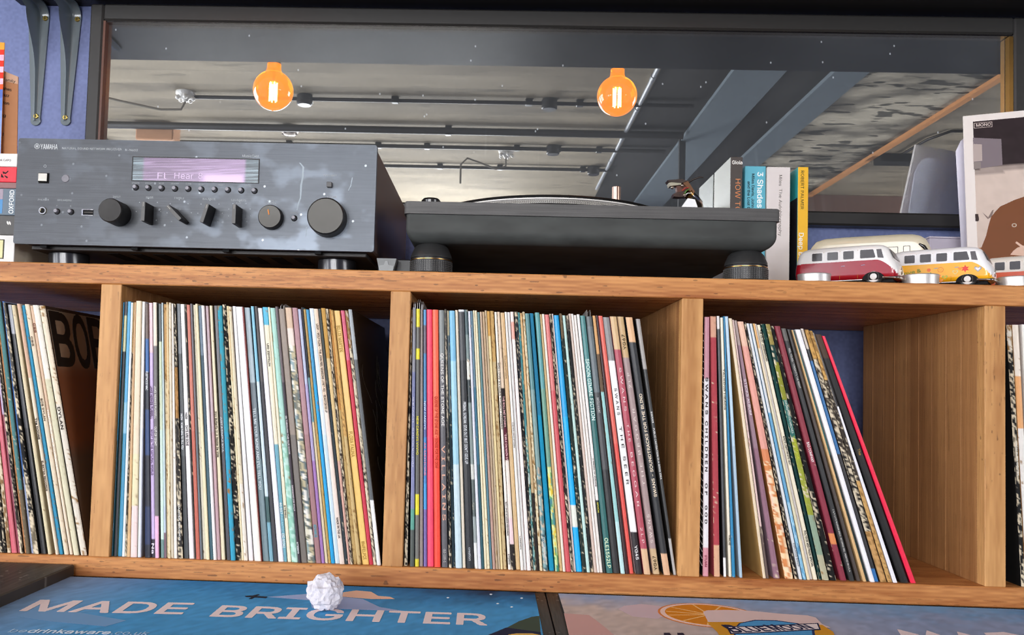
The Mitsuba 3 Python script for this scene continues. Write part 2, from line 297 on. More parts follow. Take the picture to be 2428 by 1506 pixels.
# pendant bulbs (amber globes), seen in the mirror
def pendant(px, py, label):
    d = ray(px, py); t = (DM - CAM[1]) / d[1]; P = CAM + d * t; d = d * [1, -1, 1]; s = 2.02 - t
    c = P + d * s; R_ = .0475; k = uniq('pendant_bulb')
    tag(k, label, 'light bulb')
    pr = [(R_ * math.sin(a), -R_ * math.cos(a)) for a in np.linspace(0, math.pi - .42, 26)] + [(.0172, .051), (.0165, .056), (.0165, .064)]
    g = lathe(pr, 48); g.apply_translation(c)
    scene[k + '__globe'] = mikit.ply(shade(g, 60), {'type': 'thindielectric', 'int_ior': 1.5, 'specular_transmittance': {'type': 'rgb', 'value': [1.0, .50, .10]}}, smooth=True,
                                     emitter={'type': 'area', 'radiance': {'type': 'rgb', 'value': [1.9, .37, .015]}})
    for i in range(6):
        a = i * math.pi / 3
        m = cyl(c + [.0085 * math.cos(a), .0085 * math.sin(a), -.026], [.0, .0, 1], .0021, .045, 8)
        scene[uniq(k + '__filament')] = mikit.ply(m, {'type': 'diffuse'}, emitter={'type': 'area', 'radiance': {'type': 'rgb', 'value': [60, 38, 13]}})
    add(k + '__stem', cat(cyl(c + [0, 0, .022], EZ, .0035, .03, 10), cyl(c + [0, 0, .018], EZ, .010, .004, 16)), 'd8b060', 'm_satin', 40)
    add(k + '__cap', cyl(c + [0, 0, .060], EZ, .0150, .022, 24, .002), 'b8963c', 'm_metal', 40)
    add(k + '__lamp_holder', cat(cyl(c + [0, 0, .074], EZ, .020, .045, 28, .003), cyl(c + [0, 0, .119], EZ, .010, .02, 20, .002)), '1a1816', 'm_satin', 40)
    add(k + '__cord', cyl(c + [0, 0, .135], EZ, .003, CZ + HC - c[2] - .135, 8), '191715', 'm_matte', 40)
pendant(648, 215, 'glowing amber globe bulb reflected above the receiver, left of the two')
pendant(1463, 228, 'glowing amber globe bulb reflected above the turntable, right of the two')

# ------------------------------------------------------------------ wall mirror, shelf above, brackets
ztop = at(1300, 65, .415)[2]; zbot = at(2000, 502, .415)[2]; zlow = at(2000, 532, .405)[2]
xl_i = at(238, 200, .415)[0]; xl_o = at(200, 200, .405)[0]; xr_i = at(2404, 170, .415)[0]; xr_o = xr_i + .12; ztu = ztop + .03
gl = add('wall_mirror__glass', bx(xl_i - .01, xr_i + .01, DM, DM + .004, zbot - .01, ztop + .01), mat='m_mirror', smooth=False)
tag('wall_mirror', 'large black framed mirror on the blue wall behind the receiver and turntable', 'mirror')
for nm, b in (('left', bx(xl_o, xl_i, .413, YW - .0005, zlow, ztu, .003)), ('right', bx(xr_i, xr_o, .413, YW - .0005, zlow, ztu, .003)),
              ('top', bx(xl_i, xr_i, .413, YW - .0005, ztop, ztu, .003)), ('bottom', bx(xl_i, xr_i, .413, YW - .0005, zlow, zbot, .003))):
    add('wall_mirror__frame', b, '2b2a28', 'm_satin', 30)
add('wall_mirror__edge_strip', bx(xl_i, xl_i + .004, .415, DM, zbot, ztop), '5a3728', 'm_satin', False)
add('wall_mirror__edge_strip', bx(xl_i, xr_i, .418, DM, ztop - .0018, ztop), 'c9c4bd', 'm_chrome', False)
bs = add('wall_mirror__brass_strip', bx(xr_i - .0075, xr_i - .001, .415, DM - .001, zbot, ztop - .003), 'd8a860', 'm_metal', False)
labels[bs] = {'label': 'brass strip'}

zs = at(300, 17, YW)[2]; xsl = at(49, 17, YW)[0]
k = add('overhead_shelf', bx(xsl, XR - 1.6, .168, YW - .0005, max(zs, ztu + .001), max(zs, ztu) + .03, .002), mat='m_black', smooth=False); tag(k, 'long black wooden shelf above the mirror, at the top edge of the picture', 'shelf')
zs = max(zs, ztu + .001)
def bracket(pxs, label):
    xt0, xt1, xb0, xb1, zt, zb = at(pxs[0], 40, YW)[0], at(pxs[1], 40, YW)[0], at(pxs[2], 278, YW)[0], at(pxs[3], 278, YW)[0], zs, at(pxs[2], 288, YW)[2]
    k = uniq('shelf_bracket'); tag(k, label, 'bracket'); n = 18; th = .0022
    xt, xb, ht, hb = (xt0 + xt1) / 2, (xb0 + xb1) / 2, (xt1 - xt0) / 2, (xb1 - xb0) / 2
    ra = .022                                  # the rounded inside corner
    path = [(YW - .001, zb + (zt - ra - zb) * i / n) for i in range(n + 1)]
    path += [(YW - .001 - ra + ra * math.cos(a), zt - .001 - ra + ra * math.sin(a)) for a in np.linspace(0, math.pi / 2, 9)[1:]]
    path += [(YW - .001 - ra - .19 * i / 10, zt - .001) for i in range(1, 11)]
    path = np.array(path); s = np.r_[0, np.cumsum(np.linalg.norm(np.diff(path, axis=0), axis=1))]; mid = s[n]
    tt = np.clip(s / mid, 0, 1); hw = hb + (ht - hb) * tt; hw = np.where(s > mid, ht - (ht - hb) * (s - mid) / (s[-1] - mid), hw); cx = xb + (xt - xb) * tt
    tan = np.gradient(path, axis=0); tan /= np.linalg.norm(tan, axis=1, keepdims=True); nrm = np.c_[-tan[:, 1], tan[:, 0]]   # towards the room
    rib = .002 + .034 * np.exp(-((s - mid) / .055) ** 2) + .006 * np.clip(1 - abs(s - mid) / .25, 0, 1)
    prof = [(-1, 0), (-1, 1), (-.34, 1), (-.2, 1.6), (0, 2), (.2, 1.6), (.34, 1), (1, 1), (1, 0)]     # across: flange, rib side, rib crest ...
    V, F = [], []
    for i in range(len(s)):
        for u, h in prof:
            hh = {0: 0, 1: th, 1.6: th + .15 * rib[i], 2: th + rib[i]}[h]
            q = path[i] + nrm[i] * hh; V.append([cx[i] + u * hw[i], q[0], q[1]])
    m_ = len(prof)
    for i in range(len(s) - 1):
        for j in range(m_):
            a, b, c, d = i * m_ + j, i * m_ + (j + 1) % m_, (i + 1) * m_ + (j + 1) % m_, (i + 1) * m_ + j; F += [[a, c, b], [a, d, c]]
    for e in (0, len(s) - 1):
        F += [[e * m_, e * m_ + j + 1, e * m_ + j] if e else [e * m_, e * m_ + j, e * m_ + j + 1] for j in range(1, m_ - 1)]
    me = trimesh.Trimesh(V, F, process=False); me.fix_normals()
    tip = cyl([xb, YW - .001, zb + .001], -EY, hb * 1.15, th, 24, .0006)
    add(k + '__body', cat(me, tip), '5f6a6f', 'm_gloss', 40)
    for px, py in pxs[4]:
        q = at(px, py, YW - .003); n_ = -EY
        add(k + '__screw', cyl([q[0], YW - .003, q[2]], n_, .0047, .0022, 20, .0012), 'dcc36e', 'm_metal', 40)
        add(k + '__screw', cat(bx(q[0] - .0024, q[0] + .0024, YW - .0056, YW - .005, q[2] - .0005, q[2] + .0005), bx(q[0] - .0005, q[0] + .0005, YW - .0056, YW - .005, q[2] - .0024, q[2] + .0024)), '4a3d1c', 'm_matte', False)
bracket((70, 119, 76, 97, [(78, 54), (108, 44), (86, 276)]), 'grey steel shelf bracket on the blue wall, left of the pair')
bracket((145, 195, 147, 168, [(153, 57), (184, 46), (155, 279)]), 'grey steel shelf bracket beside the mirror frame, right of the pair')

# ------------------------------------------------------------------ the record shelf and the counter
DIV = [(-.4911, -.4654), (-.1302, -.1055), (.2262, .2518), (.5886, .6133)]
X0, X1 = -.86, .98
SH = 'record_shelf'; tag(SH, 'long oak-toned wooden record shelf of open bays on the dark counter', 'shelf unit')
add(SH + '__top_board', bx(X0, X1, 0, .42, ZU, ZT, .0012), mat='m_wood_x', smooth=False)
add(SH + '__bottom_board', bx(X0, X1, 0, .345, ZB + .0005, ZF, .0012), mat='m_wood_x', smooth=False)
for a, b in DIV + [(X0, X0 + .025), (X1 - .025, X1)]:
    k = add(SH + '__divider', bx(a, b, .0006, .018, ZF, ZU, .0008), mat='m_wood_z', smooth=False)
    for j in range(9):
        y0 = .0181 + j * .0354
        add(k + '__stave', bx(a + .0004 + .0001 * (j % 2), b - .0004 - .0001 * (j % 2), y0, y0 + .0352, ZF, ZU, .0004), mat='m_stave', smooth=False)
CT = 'counter'; tag(CT, 'dark stained plank counter top that the shelf stands on', 'counter')
xs = [-1.6, -.78, .068, .0955, .92, 1.7]
for y0, y1 in ((-.28, -.10), (-.0995, .06), (.0605, YW - .001)): pass
for a, b in zip(xs[:-1], xs[1:]): add(CT + '__plank', bx(a + .0006, b - .0006, -.42, YW - .001, ZB - .03, ZB, .001), mat='m_table', smooth=False)
add(CT + '__front', bx(-1.6, 1.7, -.40, -.37, .02, ZB - .031), mat='m_black', smooth=False)
add(CT + '__side', bx(-1.6, -1.56, -.37, YW - .001, 0, ZB - .031), mat='m_black', smooth=False)
add(CT + '__side', bx(1.66, 1.7, -.37, YW - .001, 0, ZB - .031), mat='m_black', smooth=False)

# ------------------------------------------------------------------ the receiver
RC = 'stereo_receiver'; tag(RC, 'black stereo receiver with knobs and a violet display, on the shelf left of the turntable', 'receiver')
YP = -.005
def panel(p, n, uv):
    brush = noise(p.x * 14, p.z * 2600) * .6 + noise(p.x * 50, p.z * 900) * .4
    right = smoothstep(-.48, -.18, p.x)
    cloud = fbm(p.x * 16, p.z * 26, octaves=4)
    col = mix(srgb('35373b'), srgb('565a5f'), brush * .5 + cloud * .35)
    sm = smoothstep(.48, .72, fbm(p.x * 30 + 3, p.z * 45, octaves=4)) * (.10 + .5 * right * smoothstep(1.62, 1.40, p.z))
    d1, d2, w_ = mikit.voronoi(p.x * 95 + p.z * 13, p.z * 90 - p.x * 21)
    fl = smoothstep(.17, .08, d1) * smoothstep(.93, .94, w_) * (.15 + right)
    col = mix(col, srgb('8b96a3'), dr.clip(sm + .2 * right, 0, .8))  # smears, plus the bluish gloss on the right mixed into the colour
    return mix(col, srgb('cdd6dc'), dr.clip(fl, 0, .8))
bsdf('m_panel', {'type': 'twosided', 'b': {'type': 'principled', 'base_color': mikit.proc(panel), 'roughness': .42, 'specular': .5, 'metallic': .35}})
PXL, PXR, PZ1, PZ0 = -.6018, -.1522, CZ + .2985, CZ + .1657
pl = Polygon([(PXL, PZ0), (PXR, PZ0), (PXR, PZ1), (PXL, PZ1)]).buffer(-.003).buffer(.003, quad_segs=4)
def faceplate():
    m = prism(pl, .007); m = frame(m, [0, YP + .007, 0], EX, EZ, -EY); return m
add(RC + '__faceplate', faceplate(), mat='m_panel', smooth=False)
add(RC + '__chassis', bx(PXL + .006, PXR - .002, YP + .0072, .372, PZ0 + .002, PZ1 - .001, .002), '5a4438', 'm_satin', 30)
add(RC + '__base_plate', bx(PXL + .012, PXR - .012, YP + .02, .36, PZ0 - .004, PZ0 + .0018, .001), '2b2724', 'm_satin', 30)
for i in range(9): add(RC + '__vent_slot', bx(-.50 + i * .03, -.485 + i * .03, .03, .09, PZ0 - .0046, PZ0 - .0041), '0b0b0b', 'm_matte', False)
for i in range(4): add(RC + '__tab', bx(PXL + .03 + i * .115, PXL + .038 + i * .115, YP + .008, YP + .016, PZ0 - .003, PZ0 + .001), '111111', 'm_matte', False)
for x in (at(165, 600, .05)[0], at(800, 620, .05)[0]):
    for y in (.05, .30):
        add(RC + '__foot', lathe([(0, 0), (.0235, 0), (.0245, .001), (.0245, PZ0 - .004 - ZT - .001), (.0235, PZ0 - .004 - ZT), (0, PZ0 - .004 - ZT)], 40).apply_translation([x, y, ZT]), '1c1c1e', 'm_gloss', 40)
def fp(px, py): return at(px, py, YP)
def knob(px, py, r, depth, nm, col='3d3d3b', label=None):
    q = at(px, py, YP - depth); q = np.array([q[0], YP, q[2]])
    m = orient(lathe([(0, 0), (r * 1.04, 0), (r * 1.02, depth - .0015), (r * .97, depth - .0003), (r * .95, depth), (r * .3, depth - .0004), (0, depth - .0002)], 72), -EY, q)
    k = add(f'{RC}__{nm}', m, '191918', 'm_satin', 30)
    f = orient(lathe([(0, depth + .00005), (r * .3, depth - .0001), (r * .945, depth + .0002)], 72), -EY, q)
    add(k + '__cap', f, col, 'm_knob', 30)
    return q
def knob_face(p, n, uv): return 0
qi = knob(260, 498, .0143, .027, 'input_knob', '302f2e')
qs = knob(639, 513, .0142, .011, 'select_knob', '4c4b48')
qv = knob(771.5, 512, .0222, .019, 'volume_knob', '4c4b48')
add(RC + '__select_knob__pointer', frame(prism([(-.0007, .002), (.0007, .002), (.0007, .0085), (-.0007, .0085)], .0004), qs + [0, -.0113, 0], [math.cos(.25), 0, math.sin(.25)], [-math.sin(.25), 0, math.cos(.25)], -EY), 'd98a4a', 'm_matte', False)
def pointer(px, py, ang, nm):
    q = at(px, py, YP - .026); c, s = math.cos(ang), math.sin(ang)
    ex, ey = np.array([c, 0, s]), np.array([-s, 0, c])
    m = bx(-.0023, .0023, -.0118, .0118, 0, .026, .0006); k = add(f'{RC}__{nm}', frame(m, [q[0], YP, q[2]], ex, ey, -EY), '1b1a19', 'm_satin', 30)
    add(k + '__face', frame(bx(-.0021, .0021, -.0116, .0116, .026, .0262), [q[0], YP, q[2]], ex, ey, -EY), '4d4c4a', 'm_satin', False)
    add(k + '__mark', frame(bx(-.0003, .0003, .006, .0112, .0262, .0264), [q[0], YP, q[2]], ex, ey, -EY), 'aaa6a0', 'm_matte', False)
pointer(339, 501, 0, 'bass_knob'); pointer(411.5, 504, .79, 'treble_knob'); pointer(484.6, 505, -.28, 'balance_knob'); pointer(554.5, 507, 0, 'loudness_knob')
def dot_button(px, py, nm, r=.0026):
    q = fp(px, py)
    k = add(f'{RC}__{nm}', orient(lathe([(0, .0045), (r * .8, .0045), (r, .0035), (r, 0)], 20), -EY, q), '8c8a90', 'm_satin', 30)
    add(k + '__collar', orient(lathe([(r * 1.02, .0), (r * 1.02, .0006), (r * 1.45, .0006), (r * 1.5, 0)], 20), -EY, q + [.0004, 0, -.0004]), '0c0c0c', 'm_matte', 30)
for px, py in ((321.5, 444), (351.5, 445), (383, 446), (414.5, 447), (446, 447.5), (477, 448.5), (508.5, 449), (540, 450), (571.5, 451), (603, 452)): dot_button(px, py, 'preset_button')
dot_button(135, 501, 'speaker_button'); dot_button(168, 502, 'speaker_button'); dot_button(697, 517, 'connect_button')
q = fp(103.8, 422); add(RC + '__power_button', frame(bx(-.0056, .0056, -.0056, .0056, 0, .004, .0008), q, EX, EZ, -EY), 'a9a69c', 'm_metal', 30)
add(RC + '__power_button__bezel', frame(bx(-.0062, .0070, -.0068, .0062, 0, .0004), q, EX, EZ, -EY), '0a0a0a', 'm_matte', False)
q = fp(155.5, 423.5); add(RC + '__remote_sensor', orient(lathe([(0, .0008), (.0046, .0008), (.005, 0)], 28), -EY, q), '726f74', 'm_gloss', 30)
q = fp(101.7, 500); add(RC + '__headphone_jack', orient(lathe([(.0026, .0006), (.0032, .0016), (.0046, .0016), (.0052, .0002), (.0052, 0)], 28), -EY, q), 'e3dcc4', 'm_chrome', 30)
add(RC + '__headphone_jack__hole', orient(lathe([(0, .0005), (.0033, .0005)], 24), -EY, q), '050505', 'm_matte', False)
q = fp(782, 439.5); add(RC + '__direct_button', frame(bx(-.0032, .0032, -.0032, .0032, 0, .005, .0005), q, EX, EZ, -EY), '4c4b4b', 'm_satin', 30)
q = fp(208, 504)
add(RC + '__usb_port', cat(*[frame(bx(*b), q, EX, EZ, -EY) for b in ((-.0072, .0072, .0030, .0038, 0, .001), (-.0072, .0072, -.0040, -.0032, 0, .001), (-.0072, -.0056, -.0040, .0038, 0, .001))]), 'e4e2dd', 'm_chrome', False)
add(RC + '__usb_port__slot', frame(bx(-.0056, .0072, -.0032, .0030, 0, .0003), q, EX, EZ, -EY), '070707', 'm_matte', False)
add(RC + '__usb_port__tongue', frame(bx(-.0045, .0068, -.0006, .0008, 0, .0007), q, EX, EZ, -EY), '55524e', 'm_matte', False)
# display window
a, b, c, d = at(315.7, 373, YP), at(613.4, 379.6, YP), at(612.6, 433.5, YP), at(314.5, 428, YP)
dx0, dx1, dz1, dz0 = (a[0] + d[0]) / 2, (b[0] + c[0]) / 2, (a[2] + b[2]) / 2, (c[2] + d[2]) / 2
def screen(p, n, uv):
    u, v = (p.x - dx0) / (dx1 - dx0), (p.z - dz0) / (dz1 - dz0)
    st = smoothstep(.45, .75, noise(u * 5 + v * 2.2, v * 40 - u * 9)) * .6 + .4 * noise(u * 9, v * 70 - u * 14)
    col = mix(srgb('5b4a5e'), srgb('b79cc0'), dr.clip(.15 + .6 * st + .35 * smoothstep(.2, .8, u), 0, 1))
    col = mix(col, srgb('e9c8f0'), .8 * smoothstep(.52, .6, u) * smoothstep(.92, .85, u) * smoothstep(.42, .22, v))
    e = dr.maximum(smoothstep(.10, .07, u), smoothstep(.88, .91, u))
    return mix(col, mix(srgb('39434a'), srgb('93a5ad'), st), e)
bsdf('m_screen', {'type': 'twosided', 'b': {'type': 'principled', 'base_color': mikit.proc(screen), 'roughness': .25, 'specular': .5}})
add(RC + '__display', frame(bx(dx0, dx1, dz0, dz1, 0, .0004), [0, YP, 0], EX, EZ, -EY), mat='m_screen', smooth=False)
add(RC + '__display__bezel', cat(*[frame(bx(*v), [0, YP, 0], EX, EZ, -EY) for v in ((dx0 - .001, dx1 + .001, dz1, dz1 + .0012, 0, .001), (dx0 - .001, dx1 + .001, dz0 - .0008, dz0, 0, .001), (dx0 - .001, dx0, dz0, dz1, 0, .001), (dx1, dx1 + .001, dz0, dz1, 0, .001))]), '0d0d0e', 'm_satin', False)
def flat_text(key, s, o, length, h, col, ex=EX, ey=EZ, en=-EY, bold=False, mat='m_matte', center=False, depth=.0002, parent=True):
    return add(key, frame(text(s, length, h, depth, bold, center), o, ex, ey, en), col, mat, False)
def rtext(s, px, py, w_px, h_px, col='b9bcbd', bold=False):
    q = fp(px, py); flat_text(RC + '__lettering', s, q + [0, -.0001, -h_px / 3912], w_px / 1956, h_px / 1956, col, bold=bold, center=True)
rtext('YAMAHA', 116.5, 348, 43, 12, 'c9cbcb', True)
rtext('NATURAL SOUND NETWORK RECEIVER', 218, 353, 147, 5.0); rtext('R-N602', 312, 356, 31, 5.0)
rtext('MusicCast', 594.5, 370, 40, 6)
for s, x, y, w, h in (('PHONES', 103, 474, 27, 4.2), ('SPEAKERS', 153, 475, 35, 4.2), ('INPUT', 277, 467, 19, 4.6), ('BASS', 355, 468.5, 17, 4.6), ('TREBLE', 425, 470, 25, 4.6), ('BALANCE', 496, 472, 31, 4.6), ('LOUDNESS', 566, 475, 36, 4.6),
                      ('SELECT/', 645, 476, 23, 3.4), ('ENTER', 645, 482, 20, 3.4), ('FLAT', 566, 482, 11, 3.2), ('VOLUME', 787, 467, 24, 4.2), ('PURE DIRECT', 783, 416, 32, 3.8), ('CONNECT', 698, 505, 18, 2.8), ('5V', 207, 517, 8, 3),
                      ('DIMMER', 322, 434, 18, 3.3), ('DISPLAY', 353, 434.5, 18, 3.3), ('MODE', 383, 435, 12, 3.3), ('MEMORY', 415, 435.5, 19, 3.3), ('CLEAR', 447, 436, 13, 3.3), ('BAND', 477.5, 437.5, 12, 3.3), ('PRESET', 524, 438.5, 16, 3.3), ('TUNING', 587, 440, 16, 3.3), ('A', 135, 488, 2.5, 3), ('B', 168, 489, 2.5, 3)): rtext(s, x, y, w, h, 'a9adaf')
q = at(392, 424, YP - .0005); flat_text(RC + '__display__lettering', 'Fl', q + [-.010, 0, 0], .011, .0075, 'd9c4dd')
q = at(436, 424, YP - .0005); flat_text(RC + '__display__lettering', 'Hear', q + [-.012, 0, 0], .024, .0075, 'd9c4dd')
q = at(476, 424, YP - .0005); flat_text(RC + '__display__lettering', '8', q + [-.003, 0, 0], .005, .0075, 'd9c4dd')
q = fp(88, 347)
ring = Point(0, 0).buffer(.0034).difference(Point(0, 0).buffer(.0029)); spokes = [affinity.rotate(sbox(-.0003, -.0024, .0003, .0024), t, origin=(0, 0)) for t in (0, 60, 120)]
from shapely import union_all
add(RC + '__emblem', frame(prism(union_all([ring] + spokes), .0002), q, EX, EZ, -EY), 'c9cbcb', 'm_matte', False)
q = fp(107, 394); add(RC + '__emblem', frame(prism(Point(0, 0).buffer(.0018).difference(Point(0, 0).buffer(.0013)), .0002), q, EX, EZ, -EY), 'a9adaf', 'm_matte', False)
for cx, cy, r, n in ((352, 500, 29, 7), (425, 503, 29, 7), (498, 504, 29, 7), (568, 505, 27, 9)):
    for t in np.linspace(-2.45, 2.45, n):
        q = fp(cx + r * math.sin(t), cy - r * math.cos(t)); add(RC + '__scale_dot', orient(lathe([(0, .0002), (.0006, .0002)], 8), -EY, q), 'b6bdc2', 'm_matte', False)
# dried drips and paint scars on the faceplate
rng = random.Random(5)
for pts in ([(711, 386), (719, 396), (718, 420), (714, 440), (713, 470), (708, 482), (704, 499)], [(728, 537), (726, 560)], [(828, 425), (836, 420), (832, 440), (826, 452)]):
    w = .0008 if len(pts) > 4 else .0005
    v = np.array([fp(*p) for p in pts]); L_ = [(p[0] - w * rng.uniform(.6, 1.6), p[2]) for p in v]; R2 = [(p[0] + w * rng.uniform(.6, 1.6), p[2]) for p in v]
    add(RC + '__stain', frame(prism(L_ + R2[::-1], .0001), [0, YP, 0], EX, EZ, -EY), 'a8b2b8', 'm_matte', False)
# the small grey clip under the receiver's corner
k = 'plastic_clip'; q0, q1, q2 = at(893, 612, .012), at(940, 612, .012), at(900, 641, .012)
tag(k, 'small grey plastic clip standing between the receiver and the turntable', 'clip')
pr = [(q0[0] + .004, ZT), (q1[0] - .004, ZT), (q1[0], q0[2]), (q0[0], q0[2])]
add(k + '__body', frame(prism(pr, .02), [0, .032, 0], EX, EZ, -EY), '6b6e6d', 'm_satin', 30)
mx, mz = (q0[0] + q1[0]) / 2, ZT
add(k + '__tab', frame(prism([(mx - .0085, mz + .001), (mx + .0085, mz + .001), (mx + .0095, mz + .0075), (mx + .003, mz + .0085), (mx + .0015, mz + .0135), (mx - .0015, mz + .0135), (mx - .003, mz + .0085), (mx - .0095, mz + .0075)], .0012), [0, .0118, 0], EX, EZ, -EY), '828584', 'm_satin', False)
add(k + '__block', bx(q0[0] - .001, q1[0] + .016, .0325, .075, ZT, q0[2] + .002, .001), '161616', 'm_satin', 30)

# ------------------------------------------------------------------ the turntable
TT = 'turntable'; tag(TT, 'black record player on ribbed feet, on the shelf right of the receiver', 'turntable')
TX0, TX1, TZ1, TZm, TZ0 = -.1165, .3418, CZ + .2299, CZ + .2145, CZ + .1805
YT = -.005; TD = .318
def slab(x0, x1, y0, y1, z0, z1, r, bev): 
    o = sbox(x0 + r, y0 + r, x1 - r, y1 - r).buffer(r, quad_segs=8); s = [(o.buffer(-bev, join_style=2), 0)]
    a = prism(o, z1 - z0 - bev); a.apply_translation([0, 0, z0]); b = prism(o.buffer(-bev), bev); b.apply_translation([0, 0, z1 - bev]); return cat(a, b)
def tt_top(p, n, uv): return mix(srgb('3f3e3d'), srgb('5f5d5b'), .6 * noise(p.x * 22, p.y * 30, p.z * 1500) + .4 * fbm(p.x * 25, p.z * 90))
bsdf('m_tt', {'type': 'twosided', 'b': {'type': 'principled', 'base_color': mikit.proc(tt_top), 'roughness': .5, 'specular': .4}})
add(TT + '__plinth', slab(TX0, TX1, YT, YT + TD, TZm, TZ1, .006, .0012), mat='m_tt', smooth=False)
def tt_base(p, n, uv): return mix(srgb('30312f'), srgb('474a47'), fbm(p.x * 30, p.y * 30, p.z * 60, octaves=3))
bsdf('m_tt_base', {'type': 'twosided', 'b': {'type': 'principled', 'base_color': mikit.proc(tt_base), 'roughness': .6, 'specular': .35}})
rb = .016
V, F = [], []
o = sbox(TX0 + .0025 + .005, YT + .0025 + .005, TX1 - .0025 - .005, YT + TD - .0075).buffer(.005, quad_segs=6)
layers = [(TZm - .0002, 0.0)] + [(TZ0 + rb - rb * math.sin(t), rb - rb * math.cos(t)) for t in np.linspace(0, math.pi / 2, 9)]
rings = []
for z, ins in layers:
    ex = (TX1 - TX0) / 2; cxm, cym = (TX0 + TX1) / 2, YT + TD / 2; c_ = np.array(o.exterior.coords)[:-1]
    sxx, syy = 1 - ins / (ex), 1 - ins / (TD / 2)
    rings.append(np.c_[cxm + (c_[:, 0] - cxm) * sxx, cym + (c_[:, 1] - cym) * syy, np.full(len(c_), z)])
n_ = len(rings[0]); V = np.vstack(rings)
for i in range(len(rings) - 1):
    for j in range(n_): a, b, c, d = i * n_ + j, i * n_ + (j + 1) % n_, (i + 1) * n_ + (j + 1) % n_, (i + 1) * n_ + j; F += [[a, c, b], [a, d, c]]
e0 = (len(rings) - 1) * n_
F += [[e0, e0 + j + 1, e0 + j] for j in range(1, n_ - 1)]
m = trimesh.Trimesh(V, F, process=False); m.fix_normals()
add(TT + '__base', m, mat='m_tt_base', smooth=35)
for px in (1022, 1768):
    for y in (.027, .27):
        x = at(px, 640, .027)[0]; zt = TZ0
        h = zt - ZT
        k = add(TT + '__foot', lathe([(0, 0), (.0255, 0), (.0262, .001), (.0262, .0155), (.0258, .0165), (.0245, .017), (.0245, .019), (.0262, .0195), (.0258, .0225), (.0215, h - .004), (.015, h + .003), (.008, h + .006), (0, h + .007)], 48).apply_translation([x, y, ZT]), '2a2a2a', 'm_satin', 30)
        add(k + '__ring', lathe([(.0258, .0160), (.0264, .0163), (.0264, .0172), (.0258, .0175)], 48).apply_translation([x, y, ZT]), 'b98b52', 'm_metal', 30)
        if y < .1:
            kn = []
            for a in np.linspace(0, 2 * np.pi, 56, endpoint=False):
                for j in range(6):
                    b_ = trimesh.creation.box(extents=[.0018, .0012, .0016]); b_.apply_translation([0, -.0264, .0022 + j * .0023]); b_.apply_transform(trimesh.transformations.rotation_matrix(a, [0, 0, 1])); b_.apply_translation([x, y, ZT]); kn.append(b_)
            kk = add(k + '__knurling', cat(*kn), '44423f', 'm_satin', False); labels[kk] = {'kind': 'stuff', 'label': 'knurled grip'}
PCX, PCY, PR_ = at(1303, 480, .155)[0], YT + .163, .1645
zp = TZ1
add(TT + '__platter', lathe([(0, .0008), (PR_ - .004, .0008), (PR_ - .0025, .001), (PR_ - .0012, .0046), (PR_ - .0012, .0060), (0, .0060)], 160).apply_translation([PCX, PCY, zp]), '6a6762', 'm_satin', 20)
add(TT + '__platter__rim', lathe([(PR_ - .004, .0061), (PR_ - .0002, .0061), (PR_, .0066), (PR_, .0078), (PR_ - .0015, .0082), (PR_ - .004, .0082)], 160).apply_translation([PCX, PCY, zp]), 'd9d6ce', 'm_satin', 20)
dots = []
for a in np.linspace(-math.pi * .75, -math.pi * .25, 110):
    for j in range(3):
        b_ = trimesh.creation.box(extents=[.0016, .0014, .0009]); b_.apply_translation([0, -(PR_ - .0023 + j * .0006), .0017 + j * .0014]); b_.apply_transform(trimesh.transformations.rotation_matrix(a + math.pi / 2 + (j % 2) * .012, [0, 0, 1])); b_.apply_translation([PCX, PCY, zp]); dots.append(b_)
kk = add(TT + '__platter__strobe_dots', cat(*dots), 'b5b1a8', 'm_satin', False); labels[kk] = {'kind': 'stuff', 'label': 'strobe dots'}
add(TT + '__slipmat', lathe([(0, .0083), (PR_ + .001, .0083), (PR_ + .0018, .0095), (PR_ + .001, .0108), (0, .0108)], 160).apply_translation([PCX, PCY, zp]), '151413', 'm_satin', 20)
q = at(1022, 478, .045); hb_ = at(1022, 471.5, .045)[2] - zp; add(TT + '__start_button', lathe([(0, 0), (.0118, 0), (.0122, hb_ - .003), (.0100, hb_ - .0004), (0, hb_)], 40).apply_translation([q[0], .045, zp]), '1d1b1a', 'm_gloss', 30)
q = at(1047, 481, .045); add(TT + '__slide_plate', bx(q[0] - .004, q[0] + .009, .03, .05, zp, at(1047, 479, .03)[2], .0004), 'cfcac4', 'm_satin', 30)
q = at(1461, 470, .028); zt_ = at(1461, 443, .028)[2]
add(TT + '__strobe_lamp', cyl([q[0], .028, zp], EZ, .0054, zt_ - zp, 32, .0006), 'd9b09a', 'm_metal', 30)
# tonearm with head shell and cartridge on the right
def tp(px, py, Y): return at(px, py, Y)
Yt = .085
p0, p1 = tp(1652, 480, Yt), tp(1672, 500, Yt + .06)
add(TT + '__tonearm', tube([tp(1634, 462, Yt), tp(1646, 470, Yt + .004), tp(1655, 482, Yt + .01), tp(1657, 496, Yt + .022), tp(1660, 502, Yt + .11)], .0062, 18), 'bab7b0', 'm_chrome', 60)
add(TT + '__tonearm__collar', tube([tp(1630, 458, Yt - .001), tp(1637, 463, Yt + .001)], .0072, 18), '8a6a3c', 'm_metal', 60)
def quad(pts, Y, th, key, col, mat='m_satin'):
    v = [(tp(x, y, Y)[0], tp(x, y, Y)[2]) for x, y in pts]; return add(key, frame(prism(v, th), [0, Y + th, 0], EX, EZ, -EY), col, mat, False)
quad([(1616, 506), (1617, 490), (1631, 470), (1648, 473), (1654, 490), (1654, 506)], Yt - .011, .007, TT + '__arm_rest', 'f3f4f4', 'm_gloss')  # white colour stands for the bright reflection on this tonearm piece
quad([(1583, 427), (1617, 424), (1629, 429), (1616, 434), (1586, 431)], Yt - .008, .016, TT + '__head_shell', '33261f')
